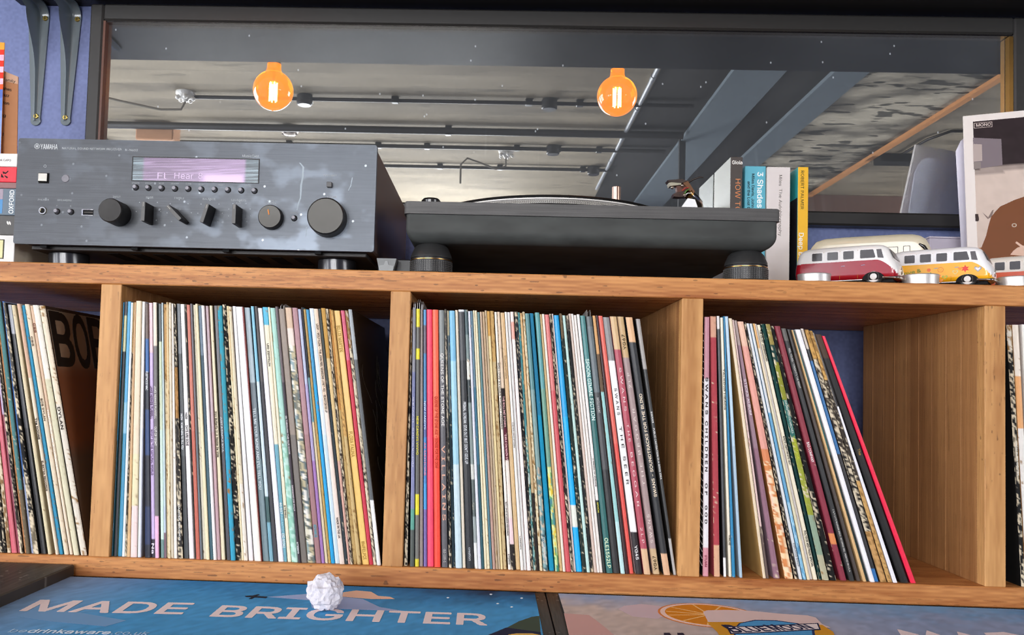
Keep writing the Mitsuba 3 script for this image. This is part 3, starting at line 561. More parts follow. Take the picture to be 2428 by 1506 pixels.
quad([(1617, 424), (1632, 430), (1648, 455), (1642, 462), (1630, 446), (1618, 432)], Yt - .006, .013, TT + '__head_shell', '6b4526')
quad([(1586, 433), (1616, 430), (1615, 438), (1589, 441)], Yt - .007, .014, TT + '__cartridge', 'a19b86')
quad([(1604, 441), (1620, 440), (1634, 446), (1622, 459), (1606, 455)], Yt - .004, .010, TT + '__cartridge', '5a3526')
quad([(1596, 460), (1606, 456), (1626, 452), (1628, 466), (1612, 467), (1598, 466)], Yt - .006, .012, TT + '__cartridge', '3a251c')
for px, py in ((1594, 445), (1618, 440), (1623, 463)):
    add(TT + '__cartridge__screw', trimesh.creation.icosphere(2, .0022).apply_translation(tp(px, py, Yt - .009)), 'd9c9b8', 'm_chrome', 60)
for col, a, b in (('4c8a3a', (1622, 461), (1634, 449)), ('b33a32', (1618, 452), (1632, 445)), ('d9d6cc', (1622, 464), (1640, 458))):
    m_ = tp((a[0] + b[0]) / 2, (a[1] + b[1]) / 2 - 3, Yt - .012); add(TT + '__cartridge__wire', tube([tp(*a, Yt - .008), m_, tp(*b, Yt - .008)], .0007, 6), col, 'm_satin', 60)
add(TT + '__finger_lift', tube([tp(1630, 434, Yt), tp(1645, 425, Yt - .004), tp(1660, 420, Yt - .006), tp(1668, 421, Yt - .006)], [.0012, .0011, .001, .0008], 8), '2a211c', 'm_satin', 60)

# ------------------------------------------------------------------ the records
# one line per record: segment | left and right edge at the top | the same at the bottom | colours down the spine | wear | pattern colours | words for the label
SEG = {'a': (240, 6.744), 'b': (580, 6.744), 'c': (940, 6.744), 'd': (1280, 6.744), 'p': (0, 1.0)}
BAY = {0: ('leftmost', '''
p -62 -54 -2 7|1d1b1a|.3||black
p -53 -46 7.5 15|201c19|.35||worn black
p -45 -37 16 25|8a6a45|.5||worn tan and black
p -36 -29 25.5 38.5|d9707c,.5,c85a68||| rose pink
p -28 -23 39 46.5|c3aecb,.45,8d3547||| lavender and maroon
p -22 -15 47.5 55|26211f|.45||scuffed black
p -14.5 -9 55.5 62|c98e62|.4||worn orange and tan
p -8.5 1.8 62.5 71|4f7f80,.75,6b5e4a|.12||muted teal
p 2.6 8.2 71.5 79.4|4e76b4,.7,a9b4d2|.12||thin blue
p 8.6 14 79.8 92.6|5a5753,.3,1d1c1c,.85,6f6552|.4||grey and black, badly worn
p 15.3 25.2 95 108.6|a7aab2,.12,33353a,.5,141517||| glossy black with a silver top
p 27.2 35.9 114 122|ddcdaa,.6,d9cda8|.1||cream
p 39.8 48.5 132 138.8|d9b399,.3,ead9c1|.1||pinkish cream with black lettering
p 49 56.4 138.9 147.5|3f97bd|.12||bright blue
p 57 67.7 151 161.4|e3d2b8|.12||pale tan
p 68.4 76.4 162.9 170.2|dcbda2,.45,ead8c2|.12||pinkish tan
p 77 91.6 174.6 187|e8e3d6,.3,d4cfb0,.7,d8d2b4|.1||greenish white
p 92.3 106.2 191.4 206|e6d8bf,.4,dcd3c3|.22||broad cream'''),
 1: ('second', '''
a 315 366 115 168|3c9aca,.3,2c7fa0,.55,3f5b63,1,3c5258||| sky blue fading to slate
a 371 414 195 242|5d5d60,.055,d9d6a8,.2,3a3d40||| charcoal with a pale yellow title band
a 419 468 258 324|5aaedb,.4,8cc3dd,.52,3d93b8,1,2f6f8c||| light blue
a 471 513 325 379|e9ebe6||| plain white
a 515 534 380 411|b69a6c,.2,38322b|.35||narrow worn black
a 536 560 414 465|d8b48c,.6,d9b586|.1||narrow tan
a 562 650 470 575|e5d2b4,.6,e4d6ac,.8,ecd2cc|.06||broad cream
a 656 706 582 636|ece6e0,.5,dfe2ee,1,c6d3e6||| white turning pale blue
a 700 752 696 792|6a5850,.14,2d62a0,.27,15192a,.42,1a3a6b,.6,121627,.8,1c2b52,.95,141828||| blue and black
a 754 816 794 858|ecc9ce,.2,cbb4dd,.93,2e2838||| lilac
a 830 888 862 926|eedfc8,.17,6d6967,.84,f4b5d2||| grey, cream-topped and pink-footed
a 905 955 943 1004|5d6463,.15,cbd5b4,.5,cfe3d2,.93,6f8f88||| pale green with a grey top
a 962 984 1006 1040|c3d6dd,.8,b7c4d6,.9,7b5c6a||| narrow pale blue
a 986 1040 1042 1074|d0a873,.3,e2cfa8|.3||tan, frayed
a 1042 1076 1076 1116|dfc79b,.5,e6d8b4|.2||yellowed cream
a 1078 1118 1118 1158|e8dcc4,.5,ddd0b6|.25||cream with scribbled lettering
a 1121 1150 1160 1214|efe6da|.06||off-white
a 1152 1186 1222 1304|3a3530,.1,2a2724,.25,b98a55,.45,332f2c|.45||black, torn down to tan card
a 1192 1248 1308 1392|7d8285,.2,4c5052,.6,3c3f41||| dark grey
a 1252 1320 1396 1480|efece8,.5,f0e6e6||| clean white
a 1322 1362 1482 1514|35312e,.8,46403b|.1||brown-black
a 1366 1420 1520 1586|c8735f,.5,c2634f||| terracotta
a 1424 1456 1588 1622|6f6a70,.5,6b737a||| slate grey
a 1460 1502 1624 1680|e6dcc2,.5,e8e0c8|.1||cream with a fine grey title
a 1504 1542 1682 1734|eddfb6||| butter cream
a 1546 1596 1736 1792|6c7f90,.2,33505f,.5,3b5d68||| slate blue
a 1600 1650 1794 1848|f0e7e2||| white
a 1664 1706 1850 1906|c9b0b6,.5,c4a0a4||| dusty mauve
a 1718 1766 1910 1974|e9dcb8|.08||cream with a black title
a 1798 1856 2004 2068|6e6c6e,.5,4a484d||| graphite
a 1858 1926 2072 2146|3f9db0,.5,3c9fbd|.18||teal, worn white at the edges
a 1928 1986 2150 2236|1b1917|.38||black, heavily creased
a 1992 2034 2238 2276|e2cfa6,.3,e8dab4|.22||yellowed cream
a 2036 2076 2278 2340|e6d9ba,.7,ece2d2|.1||ivory
a 2088 2140 2348 2424|e9e7e4,.8,eee8ea||| white
a 2144 2256 2442 2560|f0f0f2,.6,f0ece2,.75,f1ede0||| very broad white
a 2258 2274 2562 2570|8a3328||| thin rust red
b -18 70 275 384|a9bac0,.3,6d7a80,.6,798f94||| blue-grey with white lettering
b 90 140 392 458|86c3da,.3,cfdfe6,.75,3f5d5c,.85,7aa9b8||| pale blue with a teal foot
b 158 196 464 526|55504f,.3,3c3b3f||| dark grey
b 200 272 530 620|f0ece8,.15,eceaf0||| white with small red print
b 275 360 622 672|4ab0cf,.07,e9dfc4,.54,6ba4b4|.05||cream with blue ends
b 362 396 680 740|eadfc2|.08||narrow cream
b 402 482 746 850|b3dccd,.5,a4d5bd|.1|8fc4b0/c6e6d8/9ccfb5|mint green
b 490 534 856 902|6b5f61,.3,3e353c||| plum black
b 537 638 905 1002|8f8073,.5,6f675f||| taupe in a clear sleeve
b 641 745 1006 1132|cdb093,.08,e7d3c6,.15,a8a080||d9d2ba/6c6a56/b8ab84/4a5b5e/e8e4d8/87a0a4|cliff-coloured patterned
b 757 841 1140 1224|a87d82,.5,9c7072||| dull mauve with small blue tabs
b 845 894 1226 1278|b9bfd8,.3,b1a4cc,.6,a377b6||| lilac
b 897 926 1282 1328|20242c,.28,6f9ca3,.45,d9c9a4,1,d8cdc6||| black and teal above cream
b 930 972 1332 1376|b99862,.5,c0a063|.1||mustard tan
b 975 1020 1379 1436|3f97c4,.3,1b9fd8|.06||vivid blue
b 1025 1100 1440 1516|dbe6ee,.5,c9dce6|.08||icy white
b 1106 1172 1520 1600|e9cfb4,.4,e9d6c8||| beige with black lettering
b 1175 1214 1602 1650|565b58,.3,3a4348|.12||dark slate
b 1216 1288 1652 1690|c79a53,.2,e0c28c,.6,d9ab9a|.15||golden tan
b 1291 1335 1692 1732|2b2420,.5,2a1f1d|.5||torn black
b 1337 1376 1734 1800|c78f50,.4,c9aa70|.3||orange-tan
b 1378 1416 1802 1866|d2a663,.5,cdb27c|.3||worn gold
b 1420 1516 1876 1986|f0c878,.5,f1c86e||| broad yellow
b 1530 1592 1990 2050|d5607a,.2,c93248||| crimson
b 1595 1650 2054 2112|cdbfae,.15,2a2724|.55||black, flaked to white
b 1655 1716 2116 2182|a4abaf,.2,5c6062,.75,efefee||| grey with a white foot'''),
 2: ('third', '''
c 232 256 118 174|e0d6bd,.2,24211f|.5||flaked black and white
c 262 312 214 284|8f9099,.25,7b80a6,.6,8488b0,.78,5ba08e,.86,4f5651||| grey-violet
c 318 376 295 360|e9dc3a,.07,6b6a64,.155,eadf30,.2,64645f,.58,64645f,.72,e8dc33,.8,74736c,.97,d8cc36||| grey with yellow bars
c 380 420 364 422|9a8f88,.5,9b8d85||| taupe
c 428 475 430 486|5f9bcb,.06,6f6a78,.17,4f86b4,.36,5b6aa0,.5,4b88c6,.68,4b9bd8,.78,7a6aa8||| blue and violet
c 480 571 492 596|ee3f62,.5,ec4668||| hot pink
c 575 669 605 706|f0633f,.5,f2452f|||orange-red
c 675 766 724 826|7d8281,.2,5a585c||| charcoal with pinkish lettering
c 770 799 840 884|4d4b4a,.5,232425|.4||worn black
c 801 839 886 942|cfc2a2,.1,6c7b82,.4,2e3f47|.2||dark slate, worn
c 845 932 946 1050|79b7d8,.2,9ccbdd,.6,c5d9df||| light blue
c 936 986 1055 1110|ecdfc8|.04||cream
c 990 1084 1118 1246|e8ebee,.01,3a3c40,.2,1d2024||| broad black with white lettering
c 1087 1140 1250 1306|4e6366,.1,7a8a88,.2,dcdccf,.27,3c4647,.36,86938f,.6,cfd0c6,.66,5c6663,.8,9aa3a0,.9,e6e8e2|.08||grey-green banded
c 1146 1180 1308 1360|d5d6e4,.5,dcdde6|.04||pale lavender
c 1182 1220 1362 1406|6c8797,.3,48748a,.6,3b5f68|.15||slate blue
c 1224 1250 1410 1450|e9dbb8|.05||ivory
c 1252 1286 1452 1496|ece0bc|.05||pale cream
c 1289 1331 1498 1536|5f8688,.3,5b8795||| blue-green
c 1333 1366 1540 1586|c0a58c,.4,b79384|.06||rosy tan
c 1369 1406 1588 1626|cfb493,.5,c6ae90|.1||sandy tan
c 1409 1443 1628 1666|c9b596,.5,c2b094|.1||dull beige
c 1446 1490 1668 1704|cfa158,.1,e9d5a0|.15||butter yellow
c 1492 1556 1706 1766|c9a468,.2,cbb486|.3||creased tan
c 1566 1606 1786 1836|f2e8d8,.5,eee6dc|.05||off-white with black lettering
c 1610 1652 1838 1906|e4cdb2,.3,2b2322,.45,5b2432,.58,efe2d6,.8,efd2d4,.9,2c2626|.2||black and white worn
c 1656 1726 1910 1982|e2be8c,.5,e4c28e|.05||apricot
c 1730 1766 1986 2036|eeeae2|||narrow white
c 1769 1816 2038 2086|dcdad6||| pale grey
c 1820 1872 2090 2152|f0e2da,.04,e9a898,.11,f2ebe6||| white with a red tip
c 1884 1936 2154 2190|2b2f36,.3,1d1c20|.3||black, speckled
c 1938 1974 2192 2236|4b8d93,.5,2d7470|.3|3a7f80/8fc0bb/1f4a4c/d4e2dc|teal patterned
c 1976 2011 2238 2290|d9b280,.3,c4aa80,.7,2a2522|.2||tan above black
c 2015 2052 2292 2340|dfd2b0,.4,e2d3ae|.3||frayed ivory
c 2056 2122 2348 2426|5a8a8c,.3,7b9a98,.6,6c8c90||4a7c80/c7b59c/7fa5a6/3c5c64/d8cdb8|grey-teal patterned
c 2130 2192 2443 2528|2f86ac,.4,1f9cc6|.14||bright blue
c 2214 2284 2538 2603|5a9a9c,.3,6c9a86,.6,7fae6a||4a8f8c/e5c83e/cfe0a0/4b9a4e/2f7a80|green and yellow patterned
d -3 32 314 366|e6c892,.5,e9c88f|.08||peach tan
d 34 72 370 412|ece0d0||| off-white
d 75 146 414 498|d97a76,.3,cf565c||| coral red
d 150 189 500 548|221e1d|.35||black with white specks
d 191 216 551 582|d9c9c4||| narrow pinkish grey
d 220 306 585 682|23a3e0,.4,16b1f2,.745,e6e9dc,.83,16b1f2||| bright azure with a white patch
d 311 352 688 746|6e5c44,.1,25302c|.18||black-green
d 360 406 750 806|b9d8cf,.5,c1e2da|.06||pale mint
d 416 461 809 866|5e5650,.05,2c2e30|.35||worn charcoal
d 463 499 870 918|cbb7a8,.5,d2bcae||| pinkish tan
d 501 536 920 958|efe8e0|||plain white
d 540 586 960 1012|ece6de|||narrow white
d 590 637 1014 1066|efe9e4,.72,1b2422||| white above black
d 645 722 1068 1166|4d8585,.3,336a68||| deep teal with white lettering
d 735 838 1170 1288|5e6668,.04,6b7579,.3,4a4b4d,.6,333435||| dark grey in a clear sleeve
d 842 888 1292 1362|d9a873,.15,6e5a48,.3,9ed0cd,.8,bde0e0|.1||tan above pale turquoise
d 892 928 1366 1430|3e2226,.5,3a2124|||dark maroon
d 931 1004 1436 1502|e36a5c,.5,e2584e||| coral
d 1010 1114 1536 1646|8b8a8a,.17,f4f3f2,.84,2a2528||| broad white with spaced black lettering
d 1120 1224 1666 1770|d3b285,.13,b3505e,.9,d9b58f||| dusky rose with tan ends
d 1240 1346 1816 1926|cfae7e,.16,a99391,.9,cdb28a||| taupe with tan ends
d 1370 1480 1982 2086|e0b488,.1,303234,.92,d9b08c||| black with tan ends
d 1536 1608 2142 2206|a5a09b,.2,3a3b3b,.86,b9b8b6||| black-grey with pale ends'''),
 3: ('fourth', '''
p 1670.8 1683 1666.5 1680.4|c98f9c,.24,eeebee,.89,d99aa6||| white with a pink top and foot
p 1684.6 1698.5 1693.7 1707.6|d8a48a,.08,b0474f,.88,dcae8c|.12||rose with tan ends
p 1700.2 1707 1716.7 1723.4|e3dfdb,.05,3f4245,.93,efefee||| black with a white foot
p 1708.8 1716 1729.3 1736.6|ebe2cb|||cream
p 1716.4 1718.6 1737 1743.9|2b86b4|.08||thin blue
p 1719 1726.6 1753.6 1760.6|b3cde0,.5,a6bfd0||| light blue
p 1727.5 1736 1809.5 1817|e2cfb0|||cream with a beige cover
p 1736.4 1740 1817.6 1823.4|ddc2bb,.8,6b5b55|.1||narrow pinkish
p 1741 1748.5 1836 1851|b5a29d,.1,a0838e,.5,96707f|.1||dusky mauve
p 1750 1764.5 1863 1883.2|e9bea4,.1,e3a090,.5,d98657,.55,e8c08c||eec592/d98a4f/f3dcb4/c9743f/efd2b8|peach and orange flame-patterned
p 1765.4 1769.8 1886 1894|1f1a19|.3||frayed black
p 1770.6 1776.6 1896 1903.6|d5d8d9|.05||pale grey
p 1777.5 1783.4 1904.6 1912.6|cdd2d6,.35,5d9ec4,.7,4f9bc6||6bb0d4/9cc6dc/4a8cb4|sky blue
p 1785 1790.2 1913.6 1920.7|dba765,.1,e0cfae,.3,d8d0ae,.85,e9d9b4|.05||cream and tan
p 1790.6 1795.3 1921.8 1928.8|cfc9c4|.04||light grey
p 1795.7 1803.4 1929.5 1940|ece2c8|||ivory with black lettering
p 1805.2 1814.7 1943.4 1949.4|14403c,.4,123836|.15||dark green
p 1815.6 1826 1950.4 1966.4|9a8a4c,.08,20403c,.15,8d8f34,.3,356a62,.45,9aa23c,.75,8fa48c,.9,b9b496|.2||green and olive
p 1826.8 1835.5 1969 1984.8|161615|.3||black, chipped
p 1837.6 1852 1995 2010.4|8b3440,.5,8a2f40,.82,e08a52,.86,8a2f40|.05||dark red
p 1853.6 1864.8 2016 2028.5|5c5954,.05,2c2d2d||| charcoal with white print
p 1867.4 1877 2033.4 2043|2f2c2a,.1,463c36||| brown-black with cream edges
p 1878 1880.4 2047.3 2055|d9b27c|.06||tan
p 1880.8 1884.6 2055.7 2062.5|3b706e,.5,1f302d|||teal-black
p 1885.6 1897.7 2063.4 2074.5|f1f0f2|||clean white
p 1900.4 1907.2 2075.2 2086.4|d9cfc2,.08,272a2e,.13,2e72ac,.5,2a2a2c,.95,2a72b4|.06||black and blue
p 1908.2 1918.4 2088.5 2104.5|d0a25c,.12,3a322c,.5,262422,.8,c79a62|.45||torn gold and black
p 1919.4 1927 2106 2117|d2a760,.2,3a332c,.6,c99f62|.4||torn gold
p 1928 1930.6 2117.7 2127.6|2a2826,.3,ecebf0||| white paper
p 1932.4 1948.6 2136.6 2156.8|4a3422,.1,201f1e|||broad black
p 1949.6 1957.4 2160.3 2173.5|f01f45,.5,ee2348|||bright red'''),
 4: ('rightmost', '''
p 2388.5 2401 2424.5 2434|dcd5c6,.1,1a1918|.45||black, worn white
p 2403 2418 2437 2450|e9dccb,.2,e2a468,.4,e8e2da|.05||cream and orange
p 2422 2430 2454 2464|e6e2da|||plain white
p 2434 2446 2468 2480|46494e|||grey''')}
TXT = {  # (bay, index): text, from, to (fractions of the spine), colour, size, upside down
 (0, 11): [], (0, 12): [('The DOORS', .46, .545, '2a2420', .6, 0), ('ELEKTRA RECORDS', .63, .75, '4a3a30', .5, 0)], (0, 13): [],
 (0, 14): [('CBS', .13, .17, '7a6a58', .4, 0), ('BOB DYLAN', .38, .47, '6a5c4a', .4, 0)], (0, 15): [('CBS', .07, .11, '8a5a48', .5, 0), ('TIMES THEY ARE A-CHANGIN', .42, .66, 'fbf3e6', .55, 0)], (0, 17): [('DYLAN', .41, .5, '3a3530', .4, 0)],
 (1, 0): [('WEA', .87, .9, 'dfe8ea', .3, 0)], (1, 8): [('FLEETWOOD MAC', .27, .345, 'f0f2f4', .5, 0)], (1, 9): [('JAKE XERXES FUSSELL', .33, .46, '4a3550', .5, 0), ('WHAT IN THE NATURAL WORLD', .5, .68, '5a4468', .45, 0), ('Na', .945, .985, 'e9e2f0', .6, 0)],
 (1, 10): [('JAKE XERXES FUSSELL', .33, .46, 'e4e0da', .5, 0), ('OUT OF SIGHT', .49, .565, 'f0ece6', .6, 0)], (1, 18): [('HAIM', .435, .46, 'f2f2f2', .45, 0), ('SOMETHING TO TELL YOU', .47, .575, 'f4f4f4', .45, 0)],
 (1, 17): [('DANGER RECORDS', .79, .93, 'f0eee8', .42, 0)], (1, 19): [('HAIM', .43, .455, '3a3838', .45, 0), ('DAYS ARE GONE', .48, .56, '3a3838', .45, 0)], (1, 28): [('Iron Butterfly In A Gadda Da Vida', .42, .6, '4a4238', .5, 0)],
 (1, 29): [('JUST A SIMPLE SOUL', .44, .58, 'd8d8d8', .42, 0)], (1, 30): [], (1, 37): [('TELL ME YOUR MIND AND I\'LL TELL YOU', .4, .72, 'dfe8ea', .42, 0)],
 (1, 41): [('LED ZEPPELIN', .145, .235, '4a453a', .42, 0), ('40 037', .77, .815, 'f2f2f0', .55, 0), ('ATLANTIC', .82, .885, '9ccad6', .55, 0), ('(SD 8236)', .89, .945, 'f2f2f0', .55, 0)],
 (1, 42): [('STEREO', .78, .83, '4a453a', .5, 0)], (1, 44): [('IN THROUGH THE OUT DOOR', .43, .58, 'e0d8d8', .5, 0), ('SWANSONG SSK 59410', .7, .8, 'd8ccd0', .5, 0), ('STEREO', .92, .965, 'f0f0f0', .5, 0)],
 (1, 47): [('ADVANCE', .85, .9, '4aa0b0', .5, 0)], (1, 53): [('LOOP - WOLF FLOW - THE JOHN PEEL SESSIONS (1987-90) - REACTOR 03 LP', .06, .41, '3a302a', .45, 0), ('MADE IN THE UK', .82, .9, '3a302a', .42, 0)],
 (1, 59): [('BILLIE MARTEN', .06, .165, 'b08a44', .5, 0), ('FLORA FAUNA', .48, .58, 'b08a44', .5, 0), ('BMFELPCI', .91, .98, 'a9853c', .45, 0)],
 (2, 0): [], (2, 1): [('NEW CANDYS - BLEEDING MAGENTA', .35, .62, 'e9e6ee', .35, 0)], (2, 2): [('NEW CANDYS VYVYD', .42, .57, 'e9dc33', .5, 0)], (2, 4): [('NEW CANDYS', .36, .47, 'cfe6f4', .55, 0), ('AS MEDICINE', .52, .65, 'ee8a96', .5, 0)],
 (2, 6): [('QUEENS OF THE STONE AGE - SONGS FOR THE DEAF', .34, .62, 'b03018', .45, 0)], (2, 7): [('QUEENS OF THE STONE AGE', .17, .455, 'e8e2dc', .45, 0), ('V I L L A I N S', .53, .82, 'd9a892', .55, 0), ('OLE-1235-1', .93, .98, 'e8e2dc', .35, 0)],
 (2, 12): [('PRIMAL SCREAM  GIVE OUT BUT DON\'T GIVE UP', .36, .6, 'e4e6e8', .4, 0), ('creation', .92, .97, 'cfd2d4', .35, 0)],
 (2, 24): [('ROLLING STONES STICKY FINGERS', .2, .46, '3a332c', .45, 0), ('ROLLING STONES RECORDS', .74, .87, '2a2624', .5, 0), ('STEREO', .94, .98, '2a2624', .5, 0)], (2, 25): [('THE ROLLING STONES', .33, .45, 'efb8b8', .55, 0), ('EXILE ON MAIN ST', .48, .58, 'efc4c4', .55, 0)],
 (2, 26): [('ROLLING STONES', .17, .26, '6a5230', .35, 0)], (2, 27): [('THE ROLLING STONES', .43, .53, '4a4644', .42, 0), ('LONDON', .87, .92, '4a4644', .42, 0)], (2, 34): [('COLUMBIA STEREO', .87, .97, 'c7d4d8', .45, 0)],
 (2, 49): [('A SERIES OF SNEAKS', .56, .67, '4a4644', .4, 0), ('SPOON', .73, .77, 'd8d24a', .5, 0)], (2, 50): [('SPOON GIMME FICTION', .17, .41, 'dcefe6', .62, 0), ('OLE1552LP', .865, .98, 'dcefc8', .62, 0)],
 (2, 51): [('DEVILS & DUST', .32, .38, 'e6e2e0', .3, 0)],
 (2, 55): [('S W A N S', .28, .385, '2c2a2a', .38, 0), ('T H E   S E E R', .43, .655, '2c2a2a', .38, 0), ('YG45', .89, .945, 'eceaea', .4, 0)],
 (2, 56): [('S W A N S', .2, .37, 'f0d6d4', .35, 0), ('T H E', .42, .49, 'f0d6d4', .33, 0), ('B E G G A R', .53, .74, 'f0d6d4', .33, 0), ('2 L P', .82, .88, 'f0d6d4', .35, 0)],
 (2, 57): [('S W A N S', .77, .88, 'e9dcd6', .38, 1), ('T H E', .57, .66, 'e9dcd6', .35, 1), ('B E G G A R', .36, .54, 'e9dcd6', .35, 1), ('2 L P', .22, .28, 'e9dcd6', .35, 1), ('YG67', .93, .985, '5a4a30', .42, 1), ('YG67', .07, .13, '5a4a30', .4, 1)],
 (2, 58): [('SWANS - SOUNDTRACKS FOR THE BLIND', .3, .7, 'efdcc4', .42, 1)], (2, 59): [('SWANS', .365, .41, 'e9e6e2', .42, 0), ('PUBLIC CASTRATION IS A GOOD IDEA', .43, .63, 'e9e6e2', .42, 0)],
 (3, 0): [('S W A N S', .235, .38, '3a3436', .42, 0), ('C H I L D R E N', .405, .6, '3a3436', .42, 0), ('O F', .645, .69, '3a3436', .42, 0), ('G O D', .73, .8, '3a3436', .42, 0), ('STUMM', .92, .965, '8a3448', .4, 0)],
 (3, 3): [('TALKING HEADS', .2, .36, '6a675c', .5, 0), ('TRUE', .84, .88, '5a574c', .5, 0)], (3, 11): [('DEPACQ 501P', .86, .95, '7d8286', .5, 0)],
 (3, 15): [('THE VELVET UNDERGROUND', .02, .145, '2e2a28', .5, 0), ('WHITE LIGHT/WHITE HEAT', .44, .555, '2e2a28', .5, 0), ('POLYDOR MID PRICE SPECIAL', .81, .95, '3a3632', .55, 0)],
 (3, 17): [('SWORDFISHTROMBONES', .3, .43, 'e4e6e0', .35, 0), ('TOM WAITS BLUE', .44, .53, 'd8dc40', .35, 0)], (3, 19): [('BAD COMPANY', .46, .54, 'f0e2e0', .4, 0)],
 (3, 20): [('NEIL YOUNG / TONIGHT\'S THE NIGHT', .08, .24, 'dedad4', .35, 0), ('C & P 1975 WARNER BROS. RECORDS INC. PRINTED IN U.S.A.', .72, .965, 'dedad4', .3, 0)],
 (3, 29): [('The', .465, .49, 'b8904e', .35, 0)], (3, 8): [('STICKS ALBUM', .23, .37, 'd8ccd0', .5, 0)],
 (4, 0): [('CHESS BLUES RARITIES', .45, .58, 'e9e4da', .4, 0)]}
ORD = 'first second third fourth fifth sixth seventh eighth ninth tenth eleventh twelfth thirteenth fourteenth fifteenth sixteenth seventeenth eighteenth nineteenth'.split()
def ordinal(i):
    if i < 19: return ORD[i]
    t = {20: 'twent', 30: 'thirt', 40: 'fort', 50: 'fift', 60: 'sixt', 70: 'sevent'}[(i + 1) // 10 * 10]
    return t + 'ieth' if (i + 1) % 10 == 0 else t + 'y-' + ORD[(i + 1) % 10 - 1]
LR = .3145
ROWS = 190
def ramp(spec, f):
    tok = spec.split(','); col = np.zeros((len(f), 3)); bounds, cols = [], []
    cols = [lin(t) for t in tok[0::2]]; bounds = [float(t) for t in tok[1::2]]
    lum = lambda c: c.mean()
    edges = [0] + bounds + [1]
    for i, c in enumerate(cols):
        sel = (f >= edges[i]) & (f <= edges[i + 1] if i + 1 < len(edges) else True); col[sel] = c
    return col
COVER = {(0, 17): '3a2a20', (1, 62): '141414', (3, 6): 'b08a52', (3, 5): '9aa9b0', (3, 9): 'b87a44', (3, 0): '1c1c1d', (3, 2): '17181a', (4, 0): '101010', (2, 59): '33312e', (3, 30): '7a1024', (1, 8): '6a5a50'}
rec = {}
nrec = 0
